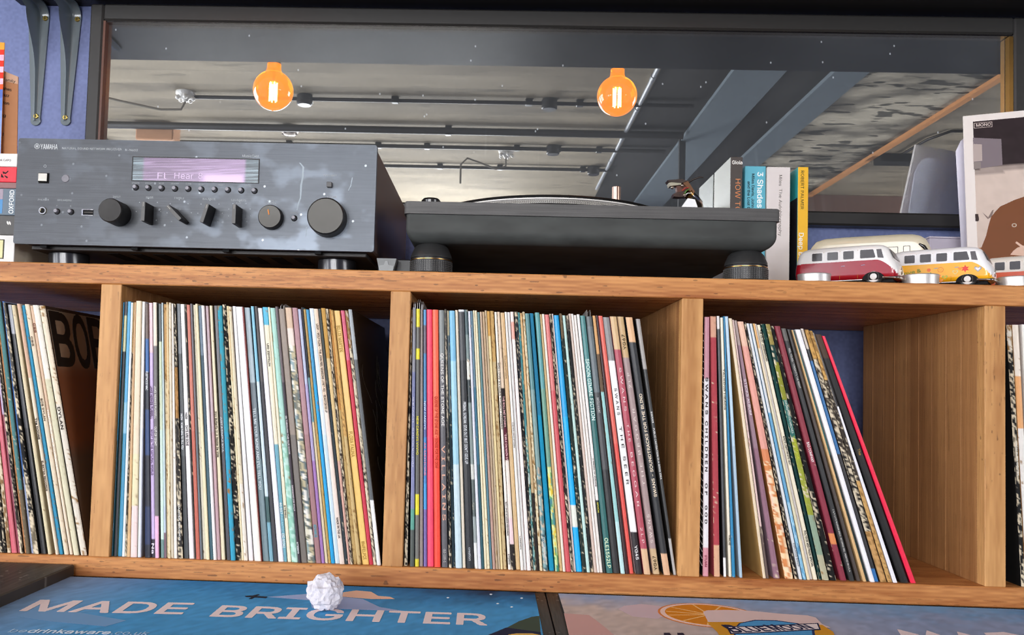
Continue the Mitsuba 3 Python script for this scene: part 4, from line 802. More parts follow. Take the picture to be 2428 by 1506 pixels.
for b, (bname, block) in BAY.items():
    lines = [l for l in block.strip().split('\n') if l.strip()]
    for i, line in enumerate(lines):
        f_ = line.split('|'); h = f_[0].split(); x0s, sc = SEG[h[0]]
        tl, tr, bl, br = [x0s + float(v) / sc for v in h[1:5]]
        spec, wear, art, desc = f_[1], float(f_[2] or 0), (f_[3] or '').strip(), f_[-1].strip()
        rg = np.random.RandomState(b * 100 + i); y0 = .0035 + .004 * rg.rand()
        zb = ZF + .0003
        B0, B1 = Xat(bl, .0055, zb), Xat(br, .0055, zb) - 1e-4; L_ = LR + rg.uniform(-.0018, .0012)
        if b == 2 and i in (1, 2, 3): L_ += .001
        zt = zb + L_
        for _ in range(3):
            T0, T1 = Xat(tl, .0055, zt), Xat(tr, .0055, zt) - 1e-4; zt = zb + math.sqrt(L_ ** 2 - ((T0 + T1 - B0 - B1) / 2) ** 2)
        if i == 0: pB = pT = {0: -9., 1: DIV[0][1], 2: DIV[1][1], 3: DIV[2][1], 4: DIV[3][1]}[b] + .0006; pz = zt
        pT = pB + (pT - pB) * (zt - zb) / (pz - zb); pz = zt
        B0, T0 = max(B0, pB + .0001), max(T0, pT + .0001); B1, T1 = max(B1, B0 + .0008), max(T1, T0 + .0008)
        lim = {0: DIV[0][0], 1: DIV[1][0], 2: DIV[2][0], 3: DIV[3][0], 4: 9.}[b] - .0004
        B1, T1 = min(B1, lim), min(T1, lim); pB, pT = B1, T1
        ft = np.linspace(0, 1, ROWS); t = min(B1 - B0, T1 - T0); r = min(.0014, .42 * t)
        us = np.array([0, .13, .5, .87, 1.0]); ys = np.array([r, .25 * r, 0, .25 * r, r])
        z = zt + (zb - zt) * ft
        wob = .00035 * (meshkit.noise(np.c_[ft * 7, np.full(ROWS, i * 3.3 + b), np.zeros(ROWS)]) - .5) * (1 + 4 * wear)
        XL_, XR_ = T0 + (B0 - T0) * ft, T1 + (B1 - T1) * ft
        V = np.zeros((ROWS, 5, 3))
        for j in range(5):
            V[:, j, 0] = XL_ + (XR_ - XL_) * us[j]; V[:, j, 1] = y0 + ys[j] + (wob + .0004 if 0 < j < 4 else .0004); V[:, j, 2] = z
        col = np.zeros((ROWS, 5, 3)); base = ramp(spec, ft)
        for j in range(5):
            q = np.c_[ft * 40, np.full(ROWS, j * 1.7), np.full(ROWS, i * 7.1 + b * 31)]
            nz = meshkit.fbm(q, 3); c = base * (.9 + .2 * nz)[:, None]
            if art:
                pal = np.array([lin(x) for x in art.split('/')]); nn = meshkit.noise(np.c_[ft * 26, np.full(ROWS, j * .9), np.full(ROWS, i * 5.3 + 40)])
                n2 = meshkit.noise(np.c_[ft * 60, np.full(ROWS, j * 1.9), np.full(ROWS, i * 2.3 + 90)])
                pick = np.clip(((nn * .65 + n2 * .35 - .2) / .6 * len(pal)).astype(int), 0, len(pal) - 1)
                am = (ft > float(spec.split(',')[-2]) if ',' in spec else ft >= 0)
                c = np.where(am[:, None], pal[pick] * (.85 + .3 * nz)[:, None], c)
            if wear:
                lum = base.mean(1); wc = np.where((lum < .22)[:, None], lin('dccdb0'), lin('96703f'))
                hf = meshkit.noise(np.c_[ft * 120, np.full(ROWS, j * 2.3), np.full(ROWS, i * 3.7 + b * 11)])
                lf = meshkit.noise(np.c_[ft * 15, np.full(ROWS, j * .8), np.full(ROWS, i * 1.9 + b * 17)])
                edge = (.18 if j in (0, 4) else 0) + .25 * np.clip((.03 - np.minimum(ft, 1 - ft)) / .03, 0, 1)
                s = np.clip(((hf * .62 + lf * .38) - (.80 - wear * .62) + edge * wear) / .07, 0, 1)[:, None]
                c = c * (1 - s) + wc * s
            col[:, j] = c
        vs, fs, cs = [V.reshape(-1, 3)], [], [col.reshape(-1, 3)]
        for k_ in range(ROWS - 1):
            for j in range(4):
                a_, b_, c_, d_ = k_ * 5 + j, k_ * 5 + j + 1, (k_ + 1) * 5 + j + 1, (k_ + 1) * 5 + j; fs += [[a_, c_, b_], [a_, d_, c_]]
        cv = lin(COVER.get((b, i), '')) if (b, i) in COVER else (lin(spec.split(',')[0 if len(spec) < 8 else 2]) * .8)
        dep = y0 + .312; n0 = ROWS * 5; e_ = 4e-4 + r
        vs.append(np.array([[T0, y0 + e_, zt], [B0, y0 + e_, zb], [B0, dep, zb], [T0, dep, zt], [T1, y0 + e_, zt], [B1, y0 + e_, zb], [B1, dep, zb], [T1, dep, zt]]))
        vs.append(np.array([V[0, 1], V[0, 3], V[-1, 1], V[-1, 3]])); m0 = n0
        cs.append(np.tile(cv, (8, 1))); cs.append(np.tile(base.mean(0), (4, 1)))
        fs += [[m0, m0 + 2, m0 + 1], [m0, m0 + 3, m0 + 2], [m0 + 4, m0 + 5, m0 + 6], [m0 + 4, m0 + 6, m0 + 7], [m0 + 3, m0 + 7, m0 + 6], [m0 + 3, m0 + 6, m0 + 2],
               [m0, m0 + 7, m0 + 3], [m0, m0 + 4, m0 + 7], [m0 + 8, m0 + 4, m0], [m0 + 8, m0 + 9, m0 + 4], [m0 + 1, m0 + 2, m0 + 6], [m0 + 1, m0 + 6, m0 + 5], [m0 + 1, m0 + 5, m0 + 10], [m0 + 10, m0 + 5, m0 + 11]]
        me = trimesh.Trimesh(np.vstack(vs), np.array(fs), process=False)
        key = f'record_{nrec:03d}' if nrec else 'record'; nrec += 1
        scene[key + '__sleeve'] = mikit.ply(me, 'm_satin' if wear < .1 else 'm_matte', color=np.clip(np.vstack(cs), 0, .95))
        tag(key, f'{desc} record, {ordinal(i)} from left in the {bname} bay', 'record', 'records in the shelf bays')
        rec[(b, i)] = (key, T0, T1, B0, B1, zt, zb, y0)
        for s_, f0, f1, c_, hs, flip in TXT.get((b, i), []):
            top = np.array([(T0 + T1) / 2, y0 + .0002, zt]); bot = np.array([(B0 + B1) / 2, y0 + .0002, zb]); w_ = (T1 - T0 + B1 - B0) / 2
            dv = bot - top; u_ = dv / np.linalg.norm(dv)
            ex = u_ if not flip else -u_; ey = np.cross(-EY, ex); ey /= np.linalg.norm(ey)
            o_ = top + dv * (f0 if not flip else f1) - ey * hs * w_ * .5
            add(key + '__lettering', frame(text(s_, (f1 - f0) * L_, hs * w_, .0003, hs > .38), o_, ex, ey, -EY), c_, 'm_matte', False)
for k_, up_mm in (((2, 1), .008), ((2, 2), .0125), ((2, 3), .0105), ((1, 45), .007), ((2, 51), .009)):   # crumpled clear outer sleeves that stick up
    key, T0, T1, B0, B1, zt, zb, y0 = rec[k_]; a_ = T0 + (T1 - T0) * .25; c_ = T0 + (T1 - T0) * .75; q_ = (T1 - T0) * .12
    pl_ = lambda x, dx: trimesh.convex.convex_hull(np.array([[x + s_, y, z] for s_ in (0, .0005) for y, z in ((y0 + .004, zt - .003), (y0 + .004, zt + up_mm * .6), (y0 + .010, zt + up_mm), (y0 + .06, zt + up_mm * .55), (y0 + .2, zt + .001), (y0 + .2, zt - .003))]))
    kk = add(key + '__clear_sleeve', pl_(a_, 0), '8d8884', 'm_gloss', 30); labels[kk] = {'label': 'clear plastic outer sleeve'}
    add(key + '__clear_sleeve', pl_(c_, 0), '8d8884', 'm_gloss', 30)
# printed cover with large letters on the last record of the leftmost bay, line drawing on the black one
def side_axes(k):
    key, T0, T1, B0, B1, zt, zb, y0 = rec[k]
    ez = np.array([T1 - B1, 0, zt - zb]); ez /= np.linalg.norm(ez); return key, np.array([B1, y0, zb]), EY, ez, np.cross(EY, ez)
key, o, ex, ez, en = side_axes((0, 17))
def cover_grid(key, o, ex, ez, en, fn, n=40):
    g = np.linspace(.004, .31, n); V, Cc, F = [], [], []
    for a in g:
        for c in g: V.append(o + ex * a + ez * c + en * .0003); Cc.append(fn(a / .314, c / .314))
    for i in range(n - 1):
        for j in range(n - 1): q = i * n + j; F += [[q, q + n, q + n + 1], [q, q + n + 1, q + 1]]
    k = uniq(key); scene[k] = mikit.ply(trimesh.Trimesh(np.array(V), np.array(F), process=False), 'm_satin', color=np.array(Cc)); return k
def hair(u, v):
    if v > .96: return lin('8a8070')
    n_ = meshkit.fbm(np.array([u * 9, v * 9, 3.]), 4); s = np.clip(1.5 - 2.2 * u + .5 * (n_ - .5), 0, 1); c = lin('7a4a30') * s + lin('1c120d') * (1 - s)
    if v > .73: t = min(1, (v - .73) / .06); c = c * (1 - t) + lin('8f7a64') * t
    if v < .45: t = min(1, (.45 - v) / .06) * (u < .62 - .6 * (.45 - v)); c = c * (1 - t) + lin('5f4e42') * t
    return c
k = cover_grid(key + '__print', o, ex, ez, en, hair); labels[k] = {'label': 'printed cover with brown hair and large black letters'}
for s_, a0, w_ in (('B', .006, .050), ('O', .060, .040), ('B', .104, .050)):
    add(key + '__print__letter', frame(text(s_, w_, .068, .0004, True), o + ex * a0 + ez * .239 + en * .0004, ex, ez, en), '100f0f', 'm_satin', False)
key, o, ex, ez, en = side_axes((1, 62))
rg = random.Random(3); ln = []
for i in range(16):
    a, c = .03 + rg.random() * .2, .08 + rg.random() * .2; pts = []
    for t in np.linspace(0, 1, 12): pts.append(o + ex * (a + .012 * math.sin(t * 5 + i)) + ez * (c - .05 * t) + en * .0006 + ex * .03 * t * t)
    ln.append(tube(pts, .0003, 4))
k = add(key + '__line_drawing', cat(*ln), '5c574f', 'm_matte', False); labels[k] = {'label': 'fine line drawing', 'kind': 'stuff'}
# white feather strokes on the side of the first record in the fourth bay
key, T0, T1, B0, B1, zt, zb, y0 = rec[(3, 0)]
for i in range(34):
    c = .012 + i * .0085; oo = np.array([B0 + (T0 - B0) * c / .3145, y0, zb + c]); en = -EX
    add(key + '__stroke', tube([oo + [-.0003, .003, 0], oo + [-.0003, .018, .004], oo + [-.0003, .05, .006 + .004 * (i % 3)]], [.0006, .0004, .0002], 4), 'cfccca', 'm_matte', False)

# ------------------------------------------------------------------ bar mats, black board and paper ball on the counter
def mat_thing(px_poly, label, grid_fn, name='bar_mat', th=.003):
    k = uniq(name); tag(k, label, 'bar mat')
    return k
Zm = ZB + .0032
def onmat(px, py): q = atz(px, py, Zm); return q[0], q[1]
def mat_base(key, x0, x1, y0, y1, fn, nx=90, ny=44):
    xs_, ys_ = np.linspace(x0, x1, nx), np.linspace(y0, y1, ny); V, C_, F = [], [], []
    for a in xs_:
        for c in ys_: V.append([a, c, Zm]); C_.append(fn(a, c))
    for i in range(nx - 1):
        for j in range(ny - 1): q = i * ny + j; F += [[q, q + ny, q + ny + 1], [q, q + ny + 1, q + 1]]
    scene[key + '__print'] = mikit.ply(trimesh.Trimesh(np.array(V), np.array(F), process=False), 'm_fabric', color=np.array(C_))
    add(key + '__rubber', bx(x0 - .0005, x1 + .0005, y0 - .0005, y1 + .0005, ZB, Zm - .00008, .0008), '1d1d1e', 'm_matte', 30)
bsdf('m_fabric', {'type': 'twosided', 'b': {'type': 'principled', 'base_color': VC, 'roughness': .85, 'specular': .15, 'sheen': .2}})
def blend(a, b, t): t = float(np.clip(t, 0, 1)); return lin(a) * (1 - t) + lin(b) * t
def px_piece(key, name, pts, col, layer=1, closed=True):
    poly = Polygon([onmat(*p) for p in pts]); 
    m = prism(poly.buffer(0), .00012); m.apply_translation([0, 0, Zm + layer * .0001]); return add(f'{key}__{name}', m, col, 'm_fabric', False)
M1 = 'bar_mat'; tag(M1, 'blue bar mat printed MADE BRIGHTER on the counter, left of the two', 'bar mat'); uniq('bar_mat')
xa, xb_, ya = -.524, .0545, -.0128
def m1(x, y):
    u = (x - xa) / (xb_ - xa); v = (ya - y) / .30
    g = meshkit.fbm(np.array([x * 60, y * 60, 0.]), 3) - .5
    base = blend('2f7ab2', '4a97cb', v * 3 + g * .4)
    pale = np.clip(1 - (u * 1.15 + (y - ya) * -.2) / .33, 0, 1) * np.clip((v + .0 - .0) * 0 + 1, 0, 1)
    c = base * (1 - .75 * pale) + lin('95a0bd') * .75 * pale
    d = np.clip((u - .62) / .3, 0, 1) * np.clip(1 - v / .26 + g * .8, 0, 1); c = c * (1 - d) + lin('1c2a44') * d
    return c * (.92 + .3 * (meshkit.noise(np.array([x * 900, y * 900, 3.])) - .5))
mat_base(M1, xa, xb_, -.40, ya, m1)
px_piece(M1, 'light_beam', [(635, 1416), (740, 1408), (860, 1421), (900, 1440), (960, 1450), (740, 1442), (735, 1424)], '9aa9cf', 1)
px_piece(M1, 'cloud', [(798, 1414), (815, 1405), (845, 1401), (880, 1404), (897, 1414), (925, 1416), (936, 1421), (880, 1421), (840, 1418)], 'e2b79e', 2)
px_piece(M1, 'plane', [(580, 1414), (600, 1413), (612, 1410), (616, 1411), (606, 1414), (634, 1416), (630, 1419), (604, 1417), (596, 1421), (590, 1421), (597, 1417), (584, 1416)], '1d1f2b', 3)
px_piece(M1, 'hill', [(1158, 1506), (1200, 1490), (1230, 1474), (1262, 1463), (1279, 1461), (1282, 1506), (1270, 1530), (1120, 1530)], '3f4a3c', 1)
px_piece(M1, 'hill', [(1160, 1506), (1200, 1489), (1282, 1500), (1284, 1530), (1120, 1530)], '20213a', 2)
px_piece(M1, 'sun', [(1205, 1506), (1225, 1503), (1262, 1503), (1282, 1507), (1284, 1540), (1190, 1540)], 'e2b25c', 3)
px_piece(M1, 'haze', [(96, 1444), (180, 1452), (300, 1472), (250, 1486), (120, 1474), (40, 1462)], '6f97bf', 1)
for px, py in ((1062, 1418), (1164, 1410), (1180, 1432), (1213, 1440), (1237, 1419)): px_piece(M1, 'star', [(px - 4, py), (px, py - 1.6), (px + 4, py), (px, py + 1.6)], 'e4ecf2', 2)
ex_t = np.array([1.0, .0, 0])
def mat_text(key, s, pa, pb, h, col, layer=3, bold=True):
    a, b = np.array(onmat(*pa)), np.array(onmat(*pb)); d = b - a; L_ = np.linalg.norm(d); e = d / L_
    m = frame(text(s, L_, h, .00012, bold), [a[0], a[1], Zm + layer * .0001], [e[0], e[1], 0], [-e[1], e[0], 0], EZ)
    add(f'{key}__lettering', m, col, 'm_fabric', False)
mat_text(M1, 'MADE', (46, 1449), (432, 1457), .0435, 'e4d0cf'); mat_text(M1, 'BRIGHTER', (496, 1462), (1155, 1483.5), .0425, 'e4d0cf')
mat_text(M1, 'be', (18, 1500), (58, 1501), .011, 'a9c4dc', bold=False); mat_text(M1, 'drinkaware', (62, 1501), (258, 1505), .0115, 'd3e0ee'); mat_text(M1, '.co.uk', (262, 1505), (348, 1507), .011, 'a9c4dc', bold=False)
M2 = 'bar_mat_001'; tag(M2, 'beer bar mat with an orange slice on the counter, right of the two', 'bar mat'); uniq('bar_mat')
xc = .0824
def m2(x, y):
    u = (x - xc) / .6; v = (-.0138 - y) / .30; g = meshkit.fbm(np.array([x * 60, y * 60, 9.]), 3) - .5
    c = blend('8fa0bf', 'c9b3a8', (v * 3.2 + g * .5) * np.clip(1 - u * 1.6, 0, 1) * 1.6)
    c = c * (1 - np.clip(u * 1.7 - .25, 0, 1)) + blend('6f9cc4', '8f9bb8', v * 4 + g) * np.clip(u * 1.7 - .25, 0, 1)
    d = np.clip((u - .82) / .2, 0, 1); return (c * (1 - d) + lin('3d76ab') * d) * (.92 + .3 * (meshkit.noise(np.array([x * 900, y * 900, 3.])) - .5))
mat_base(M2, xc, .72, -.40, -.0138, m2)
px_piece(M2, 'rock', [(1337, 1455), (1396, 1459), (1412, 1470), (1442, 1494), (1470, 1520), (1352, 1520)], 'c89a92', 1)
px_piece(M2, 'mist', [(1466, 1445), (1480, 1437), (1520, 1433), (1560, 1437), (1600, 1448), (1560, 1468), (1500, 1462)], 'c8aeb2', 1)
def ell(cx, cy, rx, ry, a0=0, a1=360, n=48): return [(cx + rx * math.cos(math.radians(t)), cy + ry * math.sin(math.radians(t))) for t in np.linspace(a0, a1, n)]
cx0, cy0 = onmat(1682, 1459)
rx, ry = onmat(1682 + 116, 1459)[0] - cx0, (onmat(1682, 1431)[1] - onmat(1682, 1487)[1]) / 2
def disc(name, s, col, layer):
    m = prism(Polygon([(cx0 + rx * s * math.cos(t), cy0 + ry * s * math.sin(t)) for t in np.linspace(0, 2 * np.pi, 72)[:-1]]), .00012); m.apply_translation([0, 0, Zm + layer * .0001]); add(f'{M2}__{name}', m, col, 'm_fabric', False)
disc('orange_slice', 1.0, 'cf7a42', 2); disc('orange_slice__pith', .955, 'e6c3b4', 3); disc('orange_slice__flesh', .86, 'cf7d1e', 4)
for t in (20, 62, 100, 140, 168, 190, 222, 255, 300, 335):
    a, c = math.cos(math.radians(t)), math.sin(math.radians(t)); w = .0009
    m = prism([(cx0 - w * c, cy0 + w * a), (cx0 + w * c, cy0 - w * a), (cx0 + rx * .84 * a + w * c, cy0 + ry * .84 * c - w * a), (cx0 + rx * .84 * a - w * c, cy0 + ry * .84 * c + w * a)], .00012); m.apply_translation([0, 0, Zm + .0005]); add(f'{M2}__orange_slice__segment_line', m, 'e8b878', 'm_fabric', False)
px_piece(M2, 'foam', [(1667, 1453), (1676, 1449), (1720, 1448), (1780, 1450), (1850, 1457), (1915, 1461), (1934, 1466), (1950, 1482), (1970, 1490), (1800, 1484), (1680, 1478)], 'd8bdb8', 6)
px_piece(M2, 'beer', [(1676, 1477), (1780, 1477), (1950, 1484), (1975, 1500), (1990, 1530), (1720, 1530), (1700, 1500)], 'cf8f26', 7)
px_piece(M2, 'badge', [(1740, 1494), (1752, 1480), (1790, 1472), (1840, 1473), (1890, 1480), (1930, 1492), (1936, 1530), (1740, 1530)], '23305a', 8)
px_piece(M2, 'badge', [(1744, 1494), (1756, 1481), (1792, 1474), (1840, 1475), (1886, 1481), (1924, 1493), (1930, 1530), (1744, 1530)], '4c93c6', 9)
px_piece(M2, 'banner', [(1722, 1488), (1790, 1487), (1940, 1480), (1946, 1496), (1800, 1504), (1732, 1506), (1728, 1499)], '1c2140', 10)
px_piece(M2, 'banner', [(1727, 1490), (1790, 1489), (1937, 1482), (1942, 1494), (1800, 1502), (1735, 1504), (1731, 1498)], 'e2d3d0', 11)
mat_text(M2, 'B', (1738, 1503), (1764, 1502.5), .0265, '1c2140', 13); mat_text(M2, 'LUE', (1768, 1502), (1830, 1499), .0165, '1c2140', 13); mat_text(M2, 'M', (1838, 1499), (1862, 1497.5), .021, '1c2140', 13); mat_text(M2, 'OON', (1866, 1497.5), (1932, 1494), .0165, '1c2140', 13)
px_piece(M2, 'lettering', [(2127, 1493), (2178, 1506), (2200, 1530), (2150, 1530)], 'e4d0cf', 4)
px_piece(M2, 'lettering', [(2197, 1496), (2230, 1507), (2236, 1530), (2190, 1530)], 'e4d0cf', 4)
px_piece(M2, 'lettering', [(2269, 1499), (2302, 1507), (2320, 1530), (2280, 1530)], 'e4d0cf', 4)
px_piece(M2, 'lettering', [(2333, 1502), (2380, 1500), (2416, 1507), (2440, 1530), (2360, 1530)], 'e4d0cf', 4)
for px, py in ((1574, 1502), (1606, 1502)): px_piece(M2, 'lettering', [(px, py), (px + 14, py), (px + 30, 1530), (px + 2, 1530)], '2b2233', 4)
# black board at the left end
q0, q1 = atz(137, 1355, ZB + .016), atz(0, 1424, ZB + .016)
k = 'slate_board'; tag(k, 'thick black board lying on the counter at the lower left corner', 'board')
add(k, bx(-1.15, q0[0], -.33, -.004, ZB, ZB + .016, .0015), mat='m_table', smooth=False)
# paper ball
q = atz(770, 1447, Zm); k = 'paper_ball'; tag(k, 'crumpled white paper ball on the blue bar mat', 'paper')
m = trimesh.creation.icosphere(3, .0168); v = m.vertices / .0168
def crease(p, s, seed): return 1 - np.abs(2 * meshkit.noise(p * s + seed * 13.1, seed) - 1)
h = .5 * crease(v, 1.7, 1) ** 1.5 + .5 * crease(v, 3.3, 2) ** 2 + .3 * crease(v, 6.5, 3) ** 2
m.vertices = v * .0168 * (.78 + .42 * h)[:, None] + [q[0], q[1], 0]
m.vertices[:, 2] += Zm - m.vertices[:, 2].min() + .0004
add(k + '__ball', m, 'd9d5dc', 'm_matte', False)
fl = Polygon([(0, 0), (.011, -.001), (.0125, .006), (.004, .008), (-.002, .006)])
add(k + '__flap', frame(prism(fl, .0003), [q[0] - .0185, q[1] - .004, Zm + .0245], [.94, .2, -.2], [.25, .1, .93], [.05, -.96, .2]), 'e3e0e4', 'm_matte', False)

# ------------------------------------------------------------------ books
def hexd(c): return lin(c)
def upright_book(name, label, pxl, pxr, pyt, y0, y1, spine, cover, top_z=None, pages='e5dcc8', r=.002):
    """standing book, spine to the room"""
    zt = at((pxl + pxr) / 2, pyt, y0)[2] if top_z is None else top_z
    xl, xr = Xat(pxl, y0, zt), Xat(pxr, y0, zt); k = uniq(name); tag(k, label, 'book')
    add(k + '__spine', bx(xl, xr, y0, y0 + .0018, ZT, zt, .0007), spine, 'm_satin', 30)
    add(k + '__cover', cat(bx(xl, xl + .0012, y0 + .0019, y1, ZT, zt, .0003), bx(xr - .0012, xr, y0 + .0019, y1, ZT, zt, .0003)), cover, 'm_satin', 30)
    add(k + '__pages', bx(xl + .0013, xr - .0013, y0 + .002, y1 - .002, ZT + .002, zt - .002), pages, 'm_matte', False)
    return k, xl, xr, zt, y0
def spine_words(b, words, down=True):
    k, xl, xr, zt, y0 = b
    for s, px, pya, pyb, hpx, col, bold in words:
        a, c = at(px, pya, y0 - .0003), at(px, pyb, y0 - .0003); L_ = a[2] - c[2]; h = hpx * (y0 + CD) / FOC
        add(k + '__lettering', frame(text(s, L_, h, .0002, bold), [a[0] - h / 2, y0 - .0001, a[2]], -EZ, EX, -EY), col, 'm_matte', False)
b = upright_book('book', 'dark grey hardback with silver cover, behind the turntable, leftmost of the four upright books', 1733, 1761, 372, .322, .424, '4b4541', 'b6b9b0')
k, xl, xr, zt, y0 = b
q = at(1747, 385, y0); add(k + '__lettering', frame(text('Gioia', .0165, .0056, .0002, True), [xl + .002, y0 - .0001, q[2] - .003], EX, EZ, -EY), 'f2efe8', 'm_matte', False)
spine_words(b, [('HOW TO', 1750, 424, 503, 12, 'd98a5a', False), ('LISTEN', 1750, 512, 590, 12, 'd98a5a', False)])
b = upright_book('book', 'turquoise book with white lettering behind the turntable, second of the four upright books', 1767, 1816, 394, .33, .42, '62b4c8', '4fa0b4')
spine_words(b, [('3 Shades', 1803, 408, 493, 13, 'eef4f4', True), ('of Blue', 1803, 499, 560, 13, 'eef4f4', True), ('Miles Davis, John Coltrane, Bill Evans,', 1786, 412, 588, 6, '23353c', True), ('and the Lost Empire of Cool', 1776, 430, 560, 6, '23353c', True)])
b = upright_book('book', 'thick pale grey book beside the turntable, third of the four upright books', 1820, 1874, 396, .325, .42, 'ddd6d2', 'd6cbc2')
spine_words(b, [('Miles', 1851, 415, 441, 7, '5a5450', False), ('The Autobiography', 1851, 448, 560, 7, '6a645f', False)])
b = upright_book('book', 'yellow-spined paperback with teal and black cover, rightmost of the four upright books', 1893, 1917, 396, .318, .42, 'efb92f', '2f9a9a')
spine_words(b, [('ROBERT PALMER', 1903, 405, 496, 7, '3a3020', False), ('Deep Blues', 1900, 552, 640, 11, 'f6efe0', True)])
k, xl, xr, zt, y0 = b
q = at(1885, 478, y0 + .03); add(k + '__cover__panel', bx(xl - .0003, xl - .0001, y0 + .003, .418, ZT + .001, q[2]), '1a1a20', 'm_satin', False)
for i in range(9): add(k + '__cover__panel__mark', bx(xl - .0006, xl - .0003, y0 + .05, y0 + .056 + .01 * (i % 3), ZT + .02 + i * .013, ZT + .026 + i * .013), '8a8a90', 'm_matte', False)

STX = at(40, 400, .02)[0]
def flat_book(name, label, pt, pb, col, x1px, y0=.012, dep=.14, paper=None, bev=.001):
    zt, zb = at(20, pt, y0)[2], at(20, pb, y0)[2]; x1 = at(x1px, (pt + pb) / 2, y0)[0]; k = uniq(name); tag(k, label, 'book')
    zb = zb if pb < 612 else ZT
    add(k + '__cover', cat(bx(x1 - .21, x1, y0, y0 + .002, zb, zt, .0008), bx(x1 - .21, x1, y0 + .0021, y0 + dep, zt - .0015, zt, .0004), bx(x1 - .21, x1, y0 + .0021, y0 + dep, zb, zb + .0015, .0004)), col, 'm_satin', 30)
    add(k + '__pages', bx(x1 - .208, x1 - .002, y0 + .0023, y0 + dep - .002, zb + .0016, zt - .0016), paper or 'd8cdb6', 'm_matte', False)
    return k, x1, zb, zt, y0
def flabel(b, s, px, py, w, h, col, bold=False, up=False):
    k, x1, zb, zt, y0 = b; q = at(px, py, y0 - .0002); W, H = w * (y0 + CD) / FOC, h * (y0 + CD) / FOC
    ex, ey = (EX, EZ) if not up else (EZ, -EX)
    add(k + '__lettering', frame(text(s, W, H, .0002, bold), np.array([q[0], y0 - .0001, q[2]]), ex, ey, -EY), col, 'm_matte', False)
b0 = flat_book('book', 'white hardback with a cream spine label, bottom of the stacked books at the left', 558, 618, 'd9d6d0', 34)
add(b0[0] + '__spine_label', bx(b0[1] - .07, b0[1] - .013, b0[4] - .0003, b0[4] - .0001, b0[2] + .005, b0[3] - .0055), '4a4738', 'm_matte', False)
add(b0[0] + '__spine_label__panel', bx(b0[1] - .07, b0[1] - .0145, b0[4] - .0005, b0[4] - .0003, b0[2] + .006, b0[3] - .0065), 'e2dca8', 'm_matte', False)
b1 = flat_book('book', 'dark grey book with a small white emblem, fourth down in the left stack', 511, 557.4, '3f3c38', 35)
add(b1[0] + '__emblem', frame(prism(union_all([affinity.rotate(affinity.scale(Point(-.0012, 0).buffer(.002), .55, 1.3), 25), affinity.rotate(affinity.scale(Point(.0014, 0).buffer(.002), .55, 1.3), 25)]), .0002), [at(21, 529, b1[4])[0], b1[4] - .0001, at(21, 529, b1[4])[2]], EX, EZ, -EY), 'e9e6e0', 'm_matte', False)
b2 = flat_book('book', 'slate and blue book lettered OXFORD, third down in the left stack', 447, 510.5, '5a6b78', 37)
flabel(b2, 'OXFORD', 31, 507, 58, 11, 'f2f3f2', True, True)
add(b2[0] + '__spine_panel', bx(b2[1] - .2, b2[1] - .0165, b2[4] - .0003, b2[4] - .0001, b2[2] + .002, b2[2] + .02), '3f86bd', 'm_satin', False)
add(b2[0] + '__spine_panel', bx(b2[1] - .2, b2[1] - .0165, b2[4] - .0003, b2[4] - .0001, b2[2] + .0202, b2[3] - .001), '9a8a98', 'm_satin', False)
b3 = flat_book('book', 'thin dusky rose book between the red and the slate ones in the left stack', 432.5, 446.5, '8a5a58', 39)
b4 = flat_book('book', 'bright red book with a black emblem, second from top of the left stack', 396, 432, 'e0122c', 39.5)
q = at(12, 414, b4[4]); add(b4[0] + '__emblem', frame(prism(union_all([Polygon([(-.0035, .0042), (.0015, .0022), (-.0022, .0008)]), Polygon([(-.0045, .001), (-.0012, -.004), (-.005, -.0035)]), Polygon([(.0005, .0005), (.0042, .0042), (.0035, .005), (-.0002, .0012)]), Polygon([(.0002, -.0012), (.004, -.0032), (.003, -.0048), (-.0006, -.002)])]), .0002), [q[0], b4[4] - .0001, q[2]], EX, EZ, -EY), '1a1416', 'm_matte', False)
b5 = flat_book('book', 'white book lettered in grey on top of the left stack', 364, 395, 'e6e3de', 41)
flabel(b5, 'DA CAPO', -3, 382, 30, 5, '55504c')
# cards standing on the stack
ycard = .10
def card(name, label, pts, col, y, catg):
    k = uniq(name); tag(k, label, catg); v = [(at(*p, y)[0], at(*p, y)[2]) for p in pts]; zmin = min(a[1] for a in v); lowz = b5[3]
    v = [(x, lowz if z <= zmin + .004 else z) for x, z in v]
    add(k + '__sheet', frame(prism(v, .0012), [0, y + .0012, 0], EX, EZ, -EY), col, 'm_matte', False); return k
k = card('handwritten_card', 'brown kraft card with black handwriting, standing on the left book stack', [(-60, 150), (8, 168), (43, 182), (41.5, 365), (-60, 365)], 'a8744f', ycard, 'card')
add(k + '__lighter_edge', frame(prism([(at(*p, ycard)[0], at(*p, ycard)[2]) for p in ((-60, 150), (8, 168), (43, 182), (43, 200), (-60, 176))], .0003), [0, ycard - .0001, 0], EX, EZ, -EY), 'c09a80', 'm_matte', False)
for s, x, y, w, h in (('Family', 7, 191, 31, 7), ('ishes', 5, 212, 23, 7), ('Jazz', 4, 227, 18, 7), ('hton', 2, 245, 20, 7), ('ng', 1, 275, 13, 7), ('!', 6, 322, 2, 8)):
    q = at(x, y, ycard - .0006); W, H = w * (ycard + CD) / FOC, h * (ycard + CD) / FOC
    add(k + '__lettering', frame(text(s, W, H, .0002), [q[0], ycard - .0005, q[2]], [.985, 0, -.17], [.1, 0, .99], -EY), '2e2420', 'm_matte', False)
k = card('striped_card', 'orange, red and pink striped card at the left edge, in front of the kraft card', [(-70, 95), (10.5, 101), (2, 365), (-70, 365)], 'f2a03a', ycard - .005, 'card')
yc2 = ycard - .0055
